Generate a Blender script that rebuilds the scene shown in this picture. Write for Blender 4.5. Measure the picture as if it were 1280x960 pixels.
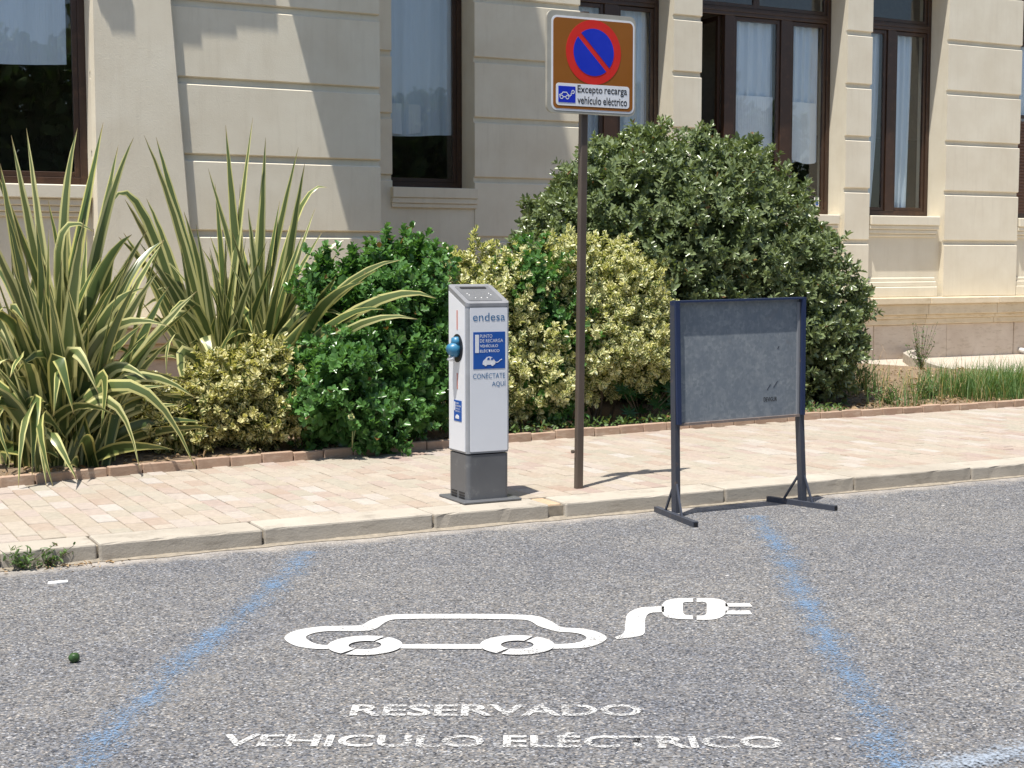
import bpy, bmesh, math, random
import numpy as np
from mathutils import Vector, Matrix

for o in list(bpy.data.objects):
    bpy.data.objects.remove(o)
SC = bpy.context.scene
COL = SC.collection
R = math.radians

# ------------------------------------------------------------------ camera, sky, sun, exposure
F, EYE, YH, XV = 1850.0, 1.6, 325.0, 4200.0          # focal length in pixels of 1280, eye height, horizon row, facade vanishing column
PITCH = math.atan((480 - YH) / F)
TH = math.atan((XV - 640) * math.cos(PITCH) / F)
cam = bpy.data.cameras.new('camera')
cam.sensor_width = 36.0
cam.lens = 36.0 * F / 1280.0
cam.clip_end = 1500
camo = bpy.data.objects.new('camera', cam)
COL.objects.link(camo)
camo.location = (0, 0, EYE)
camo.rotation_euler = (math.pi / 2 - PITCH, 0, TH - math.pi / 2)
SC.camera = camo

SUN = Vector((0.270, 0.168, -1.0)).normalized()       # the way the light travels
world = bpy.data.worlds.new('World')
SC.world = world
world.use_nodes = True
wn = world.node_tree
sky = wn.nodes.new('ShaderNodeTexSky')
sky.sky_type = 'NISHITA'
sky.sun_disc = False
sky.sun_elevation = math.asin(-SUN.z)
sky.sun_rotation = math.atan2(-SUN.x, -SUN.y)
wn.links.new(sky.outputs[0], wn.nodes['Background'].inputs[0])
wn.nodes['Background'].inputs[1].default_value = 0.105
sl = bpy.data.lights.new('sun', 'SUN')
sl.energy = 5.0
sl.angle = R(0.53)
sl.color = (1.0, 0.955, 0.88)
so = bpy.data.objects.new('sun', sl)
COL.objects.link(so)
so.rotation_euler = SUN.to_track_quat('-Z', 'Y').to_euler()
so.location = (-8, -6, 30)
SC.view_settings.view_transform = 'Standard'
SC.view_settings.look = 'None'
SC.view_settings.exposure = 0.45
SC.view_settings.gamma = 1.0

def ray(u, v):
    x = (u - 640) / F
    y = (480 - v) / F
    f = math.cos(PITCH) + y * math.sin(PITCH)
    return Vector((f * math.cos(TH) + x * math.sin(TH), f * math.sin(TH) - x * math.cos(TH), -math.sin(PITCH) + y * math.cos(PITCH)))
def onz(u, v, z=0.0):                                 # measured point on a level surface
    d = ray(u, v)
    return Vector((0, 0, EYE)) + d * ((z - EYE) / d.z)
def ony(u, v, Y):                                     # measured point on a plane parallel to the facade
    d = ray(u, v)
    return Vector((0, 0, EYE)) + d * (Y / d.y)

# ------------------------------------------------------------------ materials
class N:
    def __init__(s, name):
        s.m = bpy.data.materials.new(name)
        s.m.use_nodes = True
        s.t = s.m.node_tree
        s.b = s.t.nodes['Principled BSDF']
        s.o = s.t.nodes['Material Output']
    def n(s, typ, **kw):
        n = s.t.nodes.new('ShaderNode' + typ)
        for k, v in kw.items():
            setattr(n, k, v)
        return n
    def l(s, a, b):
        s.t.links.new(a, b)
    def val(s, sock, v):
        if hasattr(v, 'links') or hasattr(v, 'is_linked'):
            s.l(v, sock)
        else:
            sock.default_value = v
    def coord(s, kind='Object', scale=None):
        c = s.n('TexCoord').outputs[kind]
        if scale is not None:
            mp = s.n('Mapping')
            s.l(c, mp.inputs['Vector'])
            mp.inputs['Scale'].default_value = scale
            c = mp.outputs[0]
        return c
    def pos(s, scale=(1, 1, 1)):
        g = s.n('NewGeometry').outputs['Position']
        mp = s.n('Mapping')
        s.l(g, mp.inputs['Vector'])
        mp.inputs['Scale'].default_value = scale
        return mp.outputs[0]
    def noise(s, vec, scale, detail=4, rough=0.55, dist=0.0):
        n = s.n('TexNoise')
        s.l(vec, n.inputs['Vector'])
        n.inputs['Scale'].default_value = scale
        n.inputs['Detail'].default_value = detail
        n.inputs['Roughness'].default_value = rough
        n.inputs['Distortion'].default_value = dist
        return n.outputs['Fac']
    def ramp(s, fac, stops, interp='LINEAR'):
        r = s.n('ValToRGB')
        r.color_ramp.interpolation = interp
        e = r.color_ramp.elements
        while len(e) < len(stops):
            e.new(0.5)
        for i, (p, c) in enumerate(stops):
            e[i].position = p
            e[i].color = (c, c, c, 1) if isinstance(c, (int, float)) else (c[0], c[1], c[2], 1)
        s.l(fac, r.inputs[0])
        return r.outputs[0]
    def mix(s, fac, a, b, mode='MIX'):
        m = s.n('MixRGB', blend_type=mode)
        for sock, v in ((m.inputs[0], fac), (m.inputs[1], a), (m.inputs[2], b)):
            if isinstance(v, (int, float)):
                sock.default_value = v if sock == m.inputs[0] else (v, v, v, 1)
            elif isinstance(v, tuple):
                sock.default_value = (v[0], v[1], v[2], 1)
            else:
                s.l(v, sock)
        return m.outputs[0]
    def math(s, op, a, b=0.0):
        m = s.n('Math', operation=op)
        for sock, v in ((m.inputs[0], a), (m.inputs[1], b)):
            if isinstance(v, (int, float)):
                sock.default_value = v
            else:
                s.l(v, sock)
        return m.outputs[0]
    def bump(s, h, strength=0.3, dist=0.01):
        b = s.n('Bump')
        b.inputs['Strength'].default_value = strength
        b.inputs['Distance'].default_value = dist
        s.l(h, b.inputs['Height'])
        s.l(b.outputs[0], s.b.inputs['Normal'])
    def base(s, c):
        if isinstance(c, tuple):
            s.b.inputs['Base Color'].default_value = (c[0], c[1], c[2], 1)
        else:
            s.l(c, s.b.inputs['Base Color'])
    def rough(s, r):
        if isinstance(r, (int, float)):
            s.b.inputs['Roughness'].default_value = r
        else:
            s.l(r, s.b.inputs['Roughness'])
    def mask(s, fac):                                 # worn print: the surface below shows through
        t = s.n('BsdfTransparent')
        mx = s.n('MixShader')
        s.l(fac, mx.inputs[0])
        s.l(t.outputs[0], mx.inputs[1])
        s.l(s.b.outputs[0], mx.inputs[2])
        s.l(mx.outputs[0], s.o.inputs['Surface'])

def plain(name, c, rough=0.5, metal=0.0, var=0.12, sc=14.0):
    k = N(name)
    f = k.noise(k.pos(), sc, 5)
    k.base(k.mix(k.ramp(f, [(0.3, 0.0), (0.75, 1.0)]), tuple(x * (1 - var) for x in c), tuple(min(1, x * (1 + var)) for x in c)))
    k.rough(k.ramp(f, [(0.2, max(0.02, rough - 0.08)), (0.8, min(1, rough + 0.1))]))
    k.b.inputs['Metallic'].default_value = metal
    return k.m

def m_asphalt():
    k = N('asphalt')
    p = k.pos()
    v = k.n('TexVoronoi')
    k.l(p, v.inputs['Vector'])
    v.inputs['Scale'].default_value = 125
    v.inputs['Randomness'].default_value = 1.0
    sep = k.n('SeparateColor')
    k.l(v.outputs['Color'], sep.inputs[0])
    cell = sep.outputs[0]
    fine = k.noise(p, 240, 2)
    c = k.ramp(cell, [(0.0, (0.03, 0.032, 0.038)), (0.2, (0.085, 0.087, 0.093)), (0.5, (0.165, 0.165, 0.168)), (0.85, (0.235, 0.23, 0.225)), (0.96, (0.36, 0.355, 0.345)), (1.0, (0.52, 0.51, 0.49))])
    hue = k.ramp(sep.outputs[1], [(0.0, (0.88, 0.94, 1.08)), (0.5, (1, 1, 1)), (1.0, (1.1, 1.0, 0.9))])
    c = k.mix(1.0, c, hue, 'MULTIPLY')
    c = k.mix(0.5, c, k.ramp(fine, [(0.3, 0.55), (0.7, 1.3)]), 'MULTIPLY')
    big = k.noise(p, 0.8, 5, 0.6)
    c = k.mix(1.0, c, k.ramp(big, [(0.3, (0.77, 0.79, 0.84)), (0.62, (0.98, 0.97, 0.95))]), 'MULTIPLY')
    dust = k.noise(p, 5.0, 6, 0.7)
    c = k.mix(k.ramp(dust, [(0.5, 0.0), (0.78, 0.3)]), c, (0.30, 0.28, 0.25))
    # dust swept into the gutter along the kerb
    sx = k.n('SeparateXYZ')
    k.l(p, sx.inputs[0])
    near = k.n('MapRange')
    k.l(k.math('ADD', sx.outputs[1], k.math('MULTIPLY', k.noise(p, 4.0, 5, 0.65), 0.5)), near.inputs[0])
    near.inputs[1].default_value = 7.95
    near.inputs[2].default_value = 8.18
    near.inputs[3].default_value = 0.0
    near.inputs[4].default_value = 0.75
    c = k.mix(near.outputs[0], c, (0.47, 0.42, 0.36))
    fl = k.n('TexVoronoi')
    k.l(p, fl.inputs['Vector'])
    fl.inputs['Scale'].default_value = 2.6
    k2 = k.math('ADD', fl.outputs['Distance'], k.math('MULTIPLY', k.noise(p, 45, 3), 0.09))
    c = k.mix(k.ramp(k2, [(0.065, 0.75), (0.082, 0.0)]), c, (0.62, 0.6, 0.57))
    k.base(c)
    k.rough(0.9)
    h = k.mix(0.5, v.outputs['Distance'], fine)
    k.bump(h, 0.75, 0.006)
    return k.m

def m_stucco():
    k = N('cream_stucco')
    p = k.pos()
    f = k.noise(p, 2.2, 6, 0.6)
    c = k.mix(k.ramp(f, [(0.3, 0.0), (0.7, 1.0)]), (0.67, 0.605, 0.475), (0.745, 0.69, 0.56))
    streak = k.noise(k.pos((5, 5, 0.35)), 3.0, 5, 0.65)
    c = k.mix(k.ramp(streak, [(0.52, 0.0), (0.8, 0.28)]), c, (0.50, 0.44, 0.335))
    c = k.mix(k.ramp(k.noise(p, 60, 3), [(0.72, 0.0), (0.8, 0.3)]), c, (0.5, 0.44, 0.34))
    k.base(c)
    k.rough(0.85)
    h = k.mix(0.35, k.noise(p, 90, 4), k.noise(p, 4.5, 4))
    k.bump(h, 0.22, 0.012)
    return k.m

def m_stone(name, a, b, stain, sc=3.0):
    k = N(name)
    p = k.pos()
    f = k.noise(p, sc, 7, 0.65, 0.4)
    c = k.mix(k.ramp(f, [(0.3, 0.0), (0.7, 1.0)]), a, b)
    st = k.noise(k.pos((1.2, 1.2, 5)), 4.5, 7, 0.75)
    c = k.mix(k.ramp(st, [(0.52, 0.0), (0.70, 0.75)]), c, stain)
    r = k.n('ObjectInfo').outputs['Random']
    c = k.mix(1.0, c, k.ramp(r, [(0, (0.9, 0.88, 0.86)), (1, (1.06, 1.05, 1.04))]), 'MULTIPLY')
    k.base(c)
    k.rough(0.85)
    k.bump(k.mix(0.5, k.noise(p, 70, 4), st), 0.35, 0.01)
    return k.m

PAVE = [(0.0, (0.350, 0.248, 0.197)), (0.14, (0.367, 0.311, 0.241)), (0.3, (0.398, 0.333, 0.271)), (0.48, (0.350, 0.316, 0.251)), (0.62, (0.420, 0.356, 0.290)), (0.76, (0.367, 0.284, 0.236)), (0.9, (0.437, 0.401, 0.360)), (1.0, (0.336, 0.239, 0.202))]
def m_paver(name, per_island):
    k = N(name)
    p = k.pos()
    r = k.n('NewGeometry').outputs['Random Per Island'] if per_island else k.n('ObjectInfo').outputs['Random']
    c = k.ramp(r, PAVE)
    c = k.mix(k.ramp(k.noise(p, 1.1, 5), [(0.35, 0.0), (0.7, 0.5)]), c, (0.43, 0.385, 0.32))
    c = k.mix(0.55, c, k.ramp(k.noise(p, 28, 5, 0.65), [(0.3, 0.72), (0.7, 1.15)]), 'MULTIPLY')
    c = k.mix(k.ramp(k.noise(p, 0.7, 6, 0.7), [(0.58, 0.0), (0.74, 0.3)]), c, (0.29, 0.25, 0.195))
    k.base(c)
    k.rough(0.85)
    k.bump(k.noise(p, 160, 4), 0.25, 0.004)
    return k.m

def m_leaf(name, green, green2, margin=None, rough=0.38, trans=0.3, dead=(0.22, 0.12, 0.05), edge=(0.42, 0.6)):
    k = N(name)
    at = k.n('Attribute', attribute_name='tint').outputs['Fac']
    c = k.ramp(at, [(0.0, green), (0.9, green2), (0.965, green2), (0.985, dead)])
    if margin:
        uv = k.n('UVMap').outputs[0]
        sx = k.n('SeparateXYZ')
        k.l(uv, sx.inputs[0])
        w = k.math('ADD', sx.outputs[0], k.math('MULTIPLY', k.math('SUBTRACT', at, 0.5), 0.5))
        c = k.mix(k.ramp(w, [(edge[0], 0.0), (edge[1], 1.0)]), c, margin)
    k.base(c)
    k.rough(rough)
    k.b.inputs['Specular IOR Level'].default_value = 0.5
    tr = k.n('BsdfTranslucent')
    k.l(k.mix(1.0, c, (1.2, 1.25, 0.55), 'MULTIPLY'), tr.inputs[0])
    mx = k.n('MixShader')
    mx.inputs[0].default_value = trans
    k.l(k.b.outputs[0], mx.inputs[1])
    k.l(tr.outputs[0], mx.inputs[2])
    k.l(mx.outputs[0], k.o.inputs['Surface'])
    return k.m

def m_flax():
    k = N('flax_leaf')
    uv = k.n('UVMap').outputs[0]
    sx = k.n('SeparateXYZ')
    k.l(uv, sx.inputs[0])
    r = k.n('ObjectInfo').outputs['Random']
    u = k.math('ABSOLUTE', k.math('SUBTRACT', sx.outputs[0], 0.5))          # 0 rib .. 0.5 edge
    vec = k.n('CombineXYZ')
    k.l(k.math('ADD', sx.outputs[0], k.math('MULTIPLY', r, 17.0)), vec.inputs[0])
    k.l(k.math('MULTIPLY', sx.outputs[1], 0.03), vec.inputs[1])
    st = k.noise(vec.outputs[0], 9.0, 3, 0.6)
    w = k.math('ADD', u, k.math('MULTIPLY', k.math('SUBTRACT', st, 0.5), 0.42))
    w = k.math('ADD', w, k.math('MULTIPLY', k.math('SUBTRACT', r, 0.5), 0.12))
    green = k.mix(r, (0.085, 0.13, 0.038), (0.135, 0.17, 0.06))
    cream = k.mix(r, (0.55, 0.52, 0.17), (0.66, 0.64, 0.31))
    c = k.mix(k.ramp(w, [(0.275, 0.0), (0.325, 1.0)]), green, cream)
    c = k.mix(k.ramp(sx.outputs[1], [(0.95, 0.0), (1.0, 0.8)]), c, (0.30, 0.19, 0.09))
    c = k.mix(k.ramp(k.noise(k.pos(), 16, 4), [(0.68, 0.0), (0.78, 0.6)]), c, (0.33, 0.23, 0.10))
    k.base(c)
    k.rough(0.3)
    tr = k.n('BsdfTranslucent')
    k.l(c, tr.inputs[0])
    mx = k.n('MixShader')
    mx.inputs[0].default_value = 0.16
    k.l(k.b.outputs[0], mx.inputs[1])
    k.l(tr.outputs[0], mx.inputs[2])
    k.l(mx.outputs[0], k.o.inputs['Surface'])
    return k.m

def m_glass():
    k = N('window_glass')
    tr = k.n('BsdfTransparent')
    tr.inputs[0].default_value = (0.955, 0.975, 0.985, 1)
    gl = k.n('BsdfGlossy')
    gl.inputs['Roughness'].default_value = 0.01
    fr = k.n('LayerWeight').outputs['Facing']
    fac = k.math('ADD', k.math('MULTIPLY', k.math('POWER', fr, 4.0), 0.6), 0.055)
    mx = k.n('MixShader')
    k.l(fac, mx.inputs[0])
    k.l(tr.outputs[0], mx.inputs[1])
    k.l(gl.outputs[0], mx.inputs[2])
    k.l(mx.outputs[0], k.o.inputs['Surface'])
    return k.m

def m_roadpaint(name, col, lo, hi, sc, base_lo=0.0, fade=0.0):
    k = N(name)
    p = k.pos()
    k.base(k.mix(k.noise(p, 30, 4), tuple(x * 0.82 for x in col), col))
    k.rough(0.7)
    f = k.mix(0.36, k.noise(p, sc, 3, 0.6), k.noise(p, 4.5, 5, 0.75))
    if fade:
        sx = k.n('SeparateXYZ')
        k.l(k.n('UVMap').outputs[0], sx.inputs[0])
        f = k.math('ADD', f, k.math('MULTIPLY', k.math('SUBTRACT', sx.outputs[0], 0.55), fade))
    k.mask(k.ramp(f, [(lo, base_lo), (hi, 1.0)]))
    return k.m

def m_board():
    k = N('galvanised_panel')
    p = k.pos()
    v = k.n('TexVoronoi')
    k.l(p, v.inputs['Vector'])
    v.inputs['Scale'].default_value = 55
    sep = k.n('SeparateColor')
    k.l(v.outputs['Color'], sep.inputs[0])
    c = k.ramp(sep.outputs[0], [(0.0, (0.21, 0.238, 0.265)), (1.0, (0.31, 0.335, 0.355))])
    c = k.mix(k.ramp(k.noise(p, 9, 6, 0.7), [(0.38, 0.0), (0.62, 0.75)]), c, (0.175, 0.205, 0.24))
    c = k.mix(k.ramp(k.noise(k.pos((30, 30, 4)), 3.0, 4, 0.6), [(0.60, 0.0), (0.70, 0.55)]), c, (0.36, 0.38, 0.38))
    c = k.mix(k.ramp(k.noise(p, 6, 5, 0.6), [(0.66, 0.0), (0.75, 0.3)]), c, (0.24, 0.19, 0.15))
    k.base(c)
    k.b.inputs['Metallic'].default_value = 0.25
    k.rough(0.5)
    return k.m

def m_worn_metal(name, col, rust, amt=0.62, rough=0.45, sc=22):
    k = N(name)
    p = k.pos()
    f = k.noise(p, sc, 6, 0.7)
    c = k.mix(k.ramp(f, [(amt, 0.0), (amt + 0.1, 0.85)]), col, rust)
    c = k.mix(0.4, c, k.ramp(k.noise(p, 5, 4), [(0.3, 0.7), (0.7, 1.2)]), 'MULTIPLY')
    k.base(c)
    k.rough(rough)
    return k.m

def m_soil():
    k = N('dry_soil')
    p = k.pos()
    c = k.mix(k.noise(p, 3, 6, 0.65), (0.17, 0.115, 0.07), (0.35, 0.255, 0.165))
    c = k.mix(0.6, c, k.ramp(k.noise(p, 45, 5, 0.7), [(0.3, 0.45), (0.7, 1.35)]), 'MULTIPLY')
    k.base(c)
    k.rough(0.95)
    k.bump(k.noise(p, 30, 6, 0.7), 0.9, 0.03)
    return k.m

M = dict(
    asphalt=m_asphalt(), stucco=m_stucco(),
    kerb=m_stone('kerb_stone', (0.38, 0.345, 0.29), (0.47, 0.43, 0.365), (0.25, 0.22, 0.18)),
    kerbrust=m_stone('broken_kerb', (0.42, 0.30, 0.19), (0.55, 0.42, 0.29), (0.3, 0.2, 0.12), 9),
    plinth=m_stone('plinth_stone', (0.60, 0.50, 0.40), (0.72, 0.63, 0.52), (0.42, 0.33, 0.23)),
    mould=m_stone('plinth_moulding', (0.62, 0.52, 0.36), (0.72, 0.62, 0.46), (0.45, 0.34, 0.20)),
    paver=m_paver('paver_single', False), pavers=m_paver('paver_field', True),
    mortar=plain('mortar', (0.29, 0.25, 0.195), 0.95, 0, 0.25, 25),
    edging=m_stone('terracotta_edging', (0.36, 0.24, 0.17), (0.47, 0.34, 0.25), (0.56, 0.46, 0.36), 6),
    soil=m_soil(), pathm=m_stone('path_concrete', (0.46, 0.41, 0.34), (0.53, 0.47, 0.40), (0.4, 0.35, 0.28)),
    wood=m_worn_metal('brown_window_frame', (0.048, 0.024, 0.014), (0.075, 0.038, 0.022), 0.55, 0.35, 8),
    glass=m_glass(),
    room=plain('room_wall', (0.42, 0.38, 0.32), 0.9), dado=plain('room_dado', (0.10, 0.075, 0.05), 0.7),
    blind=plain('brown_blind', (0.19, 0.10, 0.06), 0.6),
    bluepaint=m_roadpaint('blue_road_paint', (0.17, 0.28, 0.44), 0.50, 0.66, 120, 0.0, 0.12),
    palepaint=m_roadpaint('pale_blue_road_paint', (0.33, 0.38, 0.45), 0.46, 0.62, 90, 0.0, 0.12),
    whitepaint=m_roadpaint('white_road_paint', (0.66, 0.655, 0.64), 0.38, 0.45, 150, 0.0),
    whiteworn=m_roadpaint('worn_white_road_paint', (0.64, 0.635, 0.62), 0.435, 0.54, 130, 0.0),
    board=m_board(), navy=m_worn_metal('navy_paint', (0.018, 0.032, 0.085), (0.16, 0.15, 0.15), 0.68, 0.4),
    steel=m_worn_metal('grey_steel', (0.05, 0.056, 0.075), (0.16, 0.11, 0.08), 0.6, 0.45),
    rail=m_worn_metal('rusty_rail', (0.20, 0.16, 0.14), (0.33, 0.25, 0.2), 0.55, 0.6),
    pole=m_worn_metal('brown_pole', (0.095, 0.073, 0.058), (0.14, 0.11, 0.09), 0.66, 0.4, 14),
    alu=plain('aluminium', (0.34, 0.35, 0.37), 0.38, 0.35, 0.08), dgrey=m_worn_metal('dark_grey_base', (0.115, 0.118, 0.125), (0.17, 0.17, 0.17), 0.6, 0.42, 10),
    white=plain('white_panel', (0.72, 0.73, 0.76), 0.35, 0, 0.02, 5), capg=plain('cap_grey', (0.27, 0.275, 0.29), 0.4, 0.2, 0.08),
    screen=plain('screen_grey', (0.15, 0.155, 0.165), 0.28, 0, 0.1), black=plain('black', (0.012, 0.012, 0.014), 0.45),
    sblue=plain('sticker_blue', (0.012, 0.085, 0.36), 0.35, 0, 0.05), cyan=plain('plug_blue', (0.035, 0.18, 0.32), 0.4, 0, 0.08),
    logo=plain('logo_teal', (0.045, 0.16, 0.33), 0.4), pink=plain('faded_red', (0.55, 0.22, 0.18), 0.5),
    signbrown=plain('sign_brown', (0.27, 0.092, 0.008), 0.42, 0, 0.05, 6), signred=plain('sign_red', (0.62, 0.022, 0.014), 0.4, 0, 0.03), signblue=plain('sign_blue', (0.008, 0.028, 0.46), 0.4, 0, 0.03),
    signwhite=plain('sign_white', (0.74, 0.75, 0.77), 0.4, 0, 0.03), signback=plain('sign_rim', (0.40, 0.38, 0.32), 0.5, 0.2, 0.1),
    flax=m_flax(),
    euo=m_leaf('green_euonymus_leaf', (0.065, 0.16, 0.042), (0.14, 0.285, 0.085), None, 0.25, 0.25),
    euov=m_leaf('variegated_euonymus_leaf', (0.11, 0.16, 0.045), (0.17, 0.22, 0.07), (0.72, 0.69, 0.40), 0.34, 0.28, edge=(0.24, 0.36)),
    euog=m_leaf('golden_euonymus_leaf', (0.10, 0.135, 0.035), (0.17, 0.19, 0.06), (0.66, 0.61, 0.31), 0.36, 0.28, edge=(0.27, 0.39)),
    dome=m_leaf('dome_leaf', (0.115, 0.16, 0.07), (0.225, 0.275, 0.13), None, 0.25, 0.2),
    weed=m_leaf('weed_leaf', (0.075, 0.15, 0.05), (0.17, 0.26, 0.09), None, 0.5, 0.3),
    broad=m_leaf('broad_leaf', (0.03, 0.085, 0.022), (0.05, 0.12, 0.03), None, 0.35, 0.25),
    grass=m_leaf('grass_blade', (0.065, 0.15, 0.04), (0.16, 0.25, 0.08), None, 0.5, 0.35, dead=(0.45, 0.36, 0.17)),
    litter=m_leaf('dead_leaf', (0.20, 0.12, 0.06), (0.42, 0.30, 0.17), None, 0.85, 0.1, dead=(0.6, 0.5, 0.36)),
    bark=plain('bark', (0.10, 0.075, 0.05), 0.9, 0, 0.3, 30),
    fruit=plain('green_fruit', (0.03, 0.075, 0.018), 0.45, 0, 0.3, 60), paper=plain('paper', (0.78, 0.77, 0.74), 0.8),
)
def m_curtain(name, col):
    k = N(name)
    p = k.pos()
    k.base(k.mix(k.noise(k.pos((6, 6, 0.6)), 4, 4), tuple(x * 0.9 for x in col), col))
    k.rough(0.9)
    k.bump(k.noise(k.pos((20, 20, 0.8)), 2.5, 3), 0.4, 0.02)
    return k.m
M['curtain'] = m_curtain('curtain_cloth', (0.64, 0.72, 0.80))
M['curtain2'] = m_curtain('curtain_lining', (0.78, 0.83, 0.87))

# ------------------------------------------------------------------ object helpers
def link(o):
    COL.objects.link(o)
    return o
def tag(o, label=None, cat=None, group=None, kind=None):
    if label: o['label'] = label
    if cat: o['category'] = cat
    if group: o['group'] = group
    if kind: o['kind'] = kind
    return o
def empty(name, loc, label, cat, group=None):
    o = link(bpy.data.objects.new(name, None))
    o.location = loc
    o.empty_display_size = 0.1
    bpy.context.view_layer.update()
    return tag(o, label, cat, group)
def put(o, parent):                                   # parent while keeping the place
    if parent is not None:
        o.parent = parent
        o.matrix_parent_inverse = world_of(parent).inverted()
    return o
def world_of(o):
    m = o.matrix_basis.copy()
    if o.parent:
        m = world_of(o.parent) @ o.matrix_parent_inverse @ m
    return m
def mesh_obj(name, me, mat, parent=None, smooth=False):
    o = link(bpy.data.objects.new(name, me))
    if mat is not None:
        if not me.materials:
            me.materials.append(M[mat] if isinstance(mat, str) else mat)
    if smooth:
        me.polygons.foreach_set('use_smooth', [True] * len(me.polygons))
    return put(o, parent)
def pyd(name, v, f, mat, parent=None, smooth=False):
    me = bpy.data.meshes.new(name)
    me.from_pydata([tuple(p) for p in v], [], f)
    me.update()
    return mesh_obj(name, me, mat, parent, smooth)
def bmo(name, bm, mat, parent=None, smooth=False, recalc=True):
    if recalc:
        bmesh.ops.recalc_face_normals(bm, faces=bm.faces)
    me = bpy.data.meshes.new(name)
    bm.to_mesh(me)
    bm.free()
    return mesh_obj(name, me, mat, parent, smooth)
def abox(bm, x0, x1, y0, y1, z0, z1, bev=0.0, seg=1):
    vs = [bm.verts.new(p) for p in ((x0, y0, z0), (x1, y0, z0), (x1, y1, z0), (x0, y1, z0), (x0, y0, z1), (x1, y0, z1), (x1, y1, z1), (x0, y1, z1))]
    fs = [bm.faces.new([vs[i] for i in q]) for q in ((3, 2, 1, 0), (4, 5, 6, 7), (0, 1, 5, 4), (1, 2, 6, 5), (2, 3, 7, 6), (3, 0, 4, 7))]
    if bev:
        es = {e for f in fs for e in f.edges}
        bmesh.ops.bevel(bm, geom=list(es), offset=bev, segments=seg, affect='EDGES', profile=0.5)
    return vs
def boxo(name, x0, x1, y0, y1, z0, z1, mat, parent=None, bev=0.0, seg=1):
    bm = bmesh.new()
    abox(bm, x0, x1, y0, y1, z0, z1, bev, seg)
    return bmo(name, bm, mat, parent)
def tube(bm, pts, rads, n=8, cap=True):
    pts = [Vector(p) for p in pts]
    if isinstance(rads, (int, float)):
        rads = [rads] * len(pts)
    rings = []
    for i, p in enumerate(pts):
        t = (pts[min(i + 1, len(pts) - 1)] - pts[max(i - 1, 0)]).normalized()
        a = t.orthogonal().normalized() if i == 0 else (prev - t * prev.dot(t)).normalized()
        prev = a
        b = t.cross(a)
        rings.append([bm.verts.new(p + (a * math.cos(2 * math.pi * j / n) + b * math.sin(2 * math.pi * j / n)) * rads[i]) for j in range(n)])
    for i in range(len(rings) - 1):
        for j in range(n):
            bm.faces.new((rings[i][j], rings[i][(j + 1) % n], rings[i + 1][(j + 1) % n], rings[i + 1][j]))
    if cap:
        bm.faces.new(rings[0][::-1])
        bm.faces.new(rings[-1])
def beam(bm, a, b, w, h, side):                       # rectangular bar from a to b
    a, b, side = Vector(a), Vector(b), Vector(side).normalized()
    t = (b - a).normalized()
    s = (side - t * side.dot(t)).normalized() * (w / 2)
    u = t.cross(s).normalized() * (h / 2)
    v = [bm.verts.new(p + x) for p in (a, b) for x in (s + u, -s + u, -s - u, s - u)]
    for q in ((0, 1, 2, 3), (7, 6, 5, 4), (0, 4, 5, 1), (1, 5, 6, 2), (2, 6, 7, 3), (3, 7, 4, 0)):
        bm.faces.new([v[i] for i in q])
def extr(name, poly, y0, y1, mat, parent=None):       # outline in x,z extruded along y
    n = len(poly)
    v = [(x, y0, z) for x, z in poly] + [(x, y1, z) for x, z in poly]
    f = [list(range(n)), list(range(2 * n - 1, n - 1, -1))] + [[i, i + n, (i + 1) % n + n, (i + 1) % n] for i in range(n)]
    bm = bmesh.new()
    bv = [bm.verts.new(p) for p in v]
    for q in f:
        bm.faces.new([bv[i] for i in q])
    return bmo(name, bm, mat, parent)
def rrect(x0, x1, z0, z1, r, n=6):
    out = []
    for cx, cz, a0 in ((x1 - r, z0 + r, -90), (x1 - r, z1 - r, 0), (x0 + r, z1 - r, 90), (x0 + r, z0 + r, 180)):
        for i in range(n + 1):
            a = R(a0 + 90 * i / n)
            out.append((cx + r * math.cos(a), cz + r * math.sin(a)))
    return out
def ring_pts(cx, cz, r, n=40, a0=0, a1=360):
    return [(cx + r * math.cos(R(a0 + (a1 - a0) * i / n)), cz + r * math.sin(R(a0 + (a1 - a0) * i / n))) for i in range(n + (0 if a1 - a0 == 360 else 1))]
def text_mesh(s, w, h, bold=0.0):                     # letters filling a w by h box from the origin
    cu = bpy.data.curves.new('lettering', 'FONT')
    cu.body = s
    cu.resolution_u = 3
    cu.offset = bold
    to = bpy.data.objects.new('lettering', cu)
    COL.objects.link(to)
    dg = bpy.context.evaluated_depsgraph_get()
    me = bpy.data.meshes.new_from_object(to.evaluated_get(dg))
    bpy.data.objects.remove(to)
    me.materials.clear()
    co = np.empty(len(me.vertices) * 3)
    me.vertices.foreach_get('co', co)
    co = co.reshape(-1, 3)
    lo, hi = co.min(0), co.max(0)
    co[:, 0] = (co[:, 0] - lo[0]) / (hi[0] - lo[0]) * w
    co[:, 1] = (co[:, 1] - lo[1]) / (hi[1] - lo[1]) * h
    co[:, 2] = 0
    return me, co
def text_on(name, s, mat, parent, origin, ax, ay, w, h, bold=0.0):
    me, co = text_mesh(s, w, h, bold)
    o, ax, ay = np.array(origin), np.array(ax), np.array(ay)
    me.vertices.foreach_set('co', (o + co[:, :1] * ax + co[:, 1:2] * ay).ravel())
    me.update()
    return mesh_obj(name, me, mat, parent)
XA, ZA = (1, 0, 0), (0, 0, 1)

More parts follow.
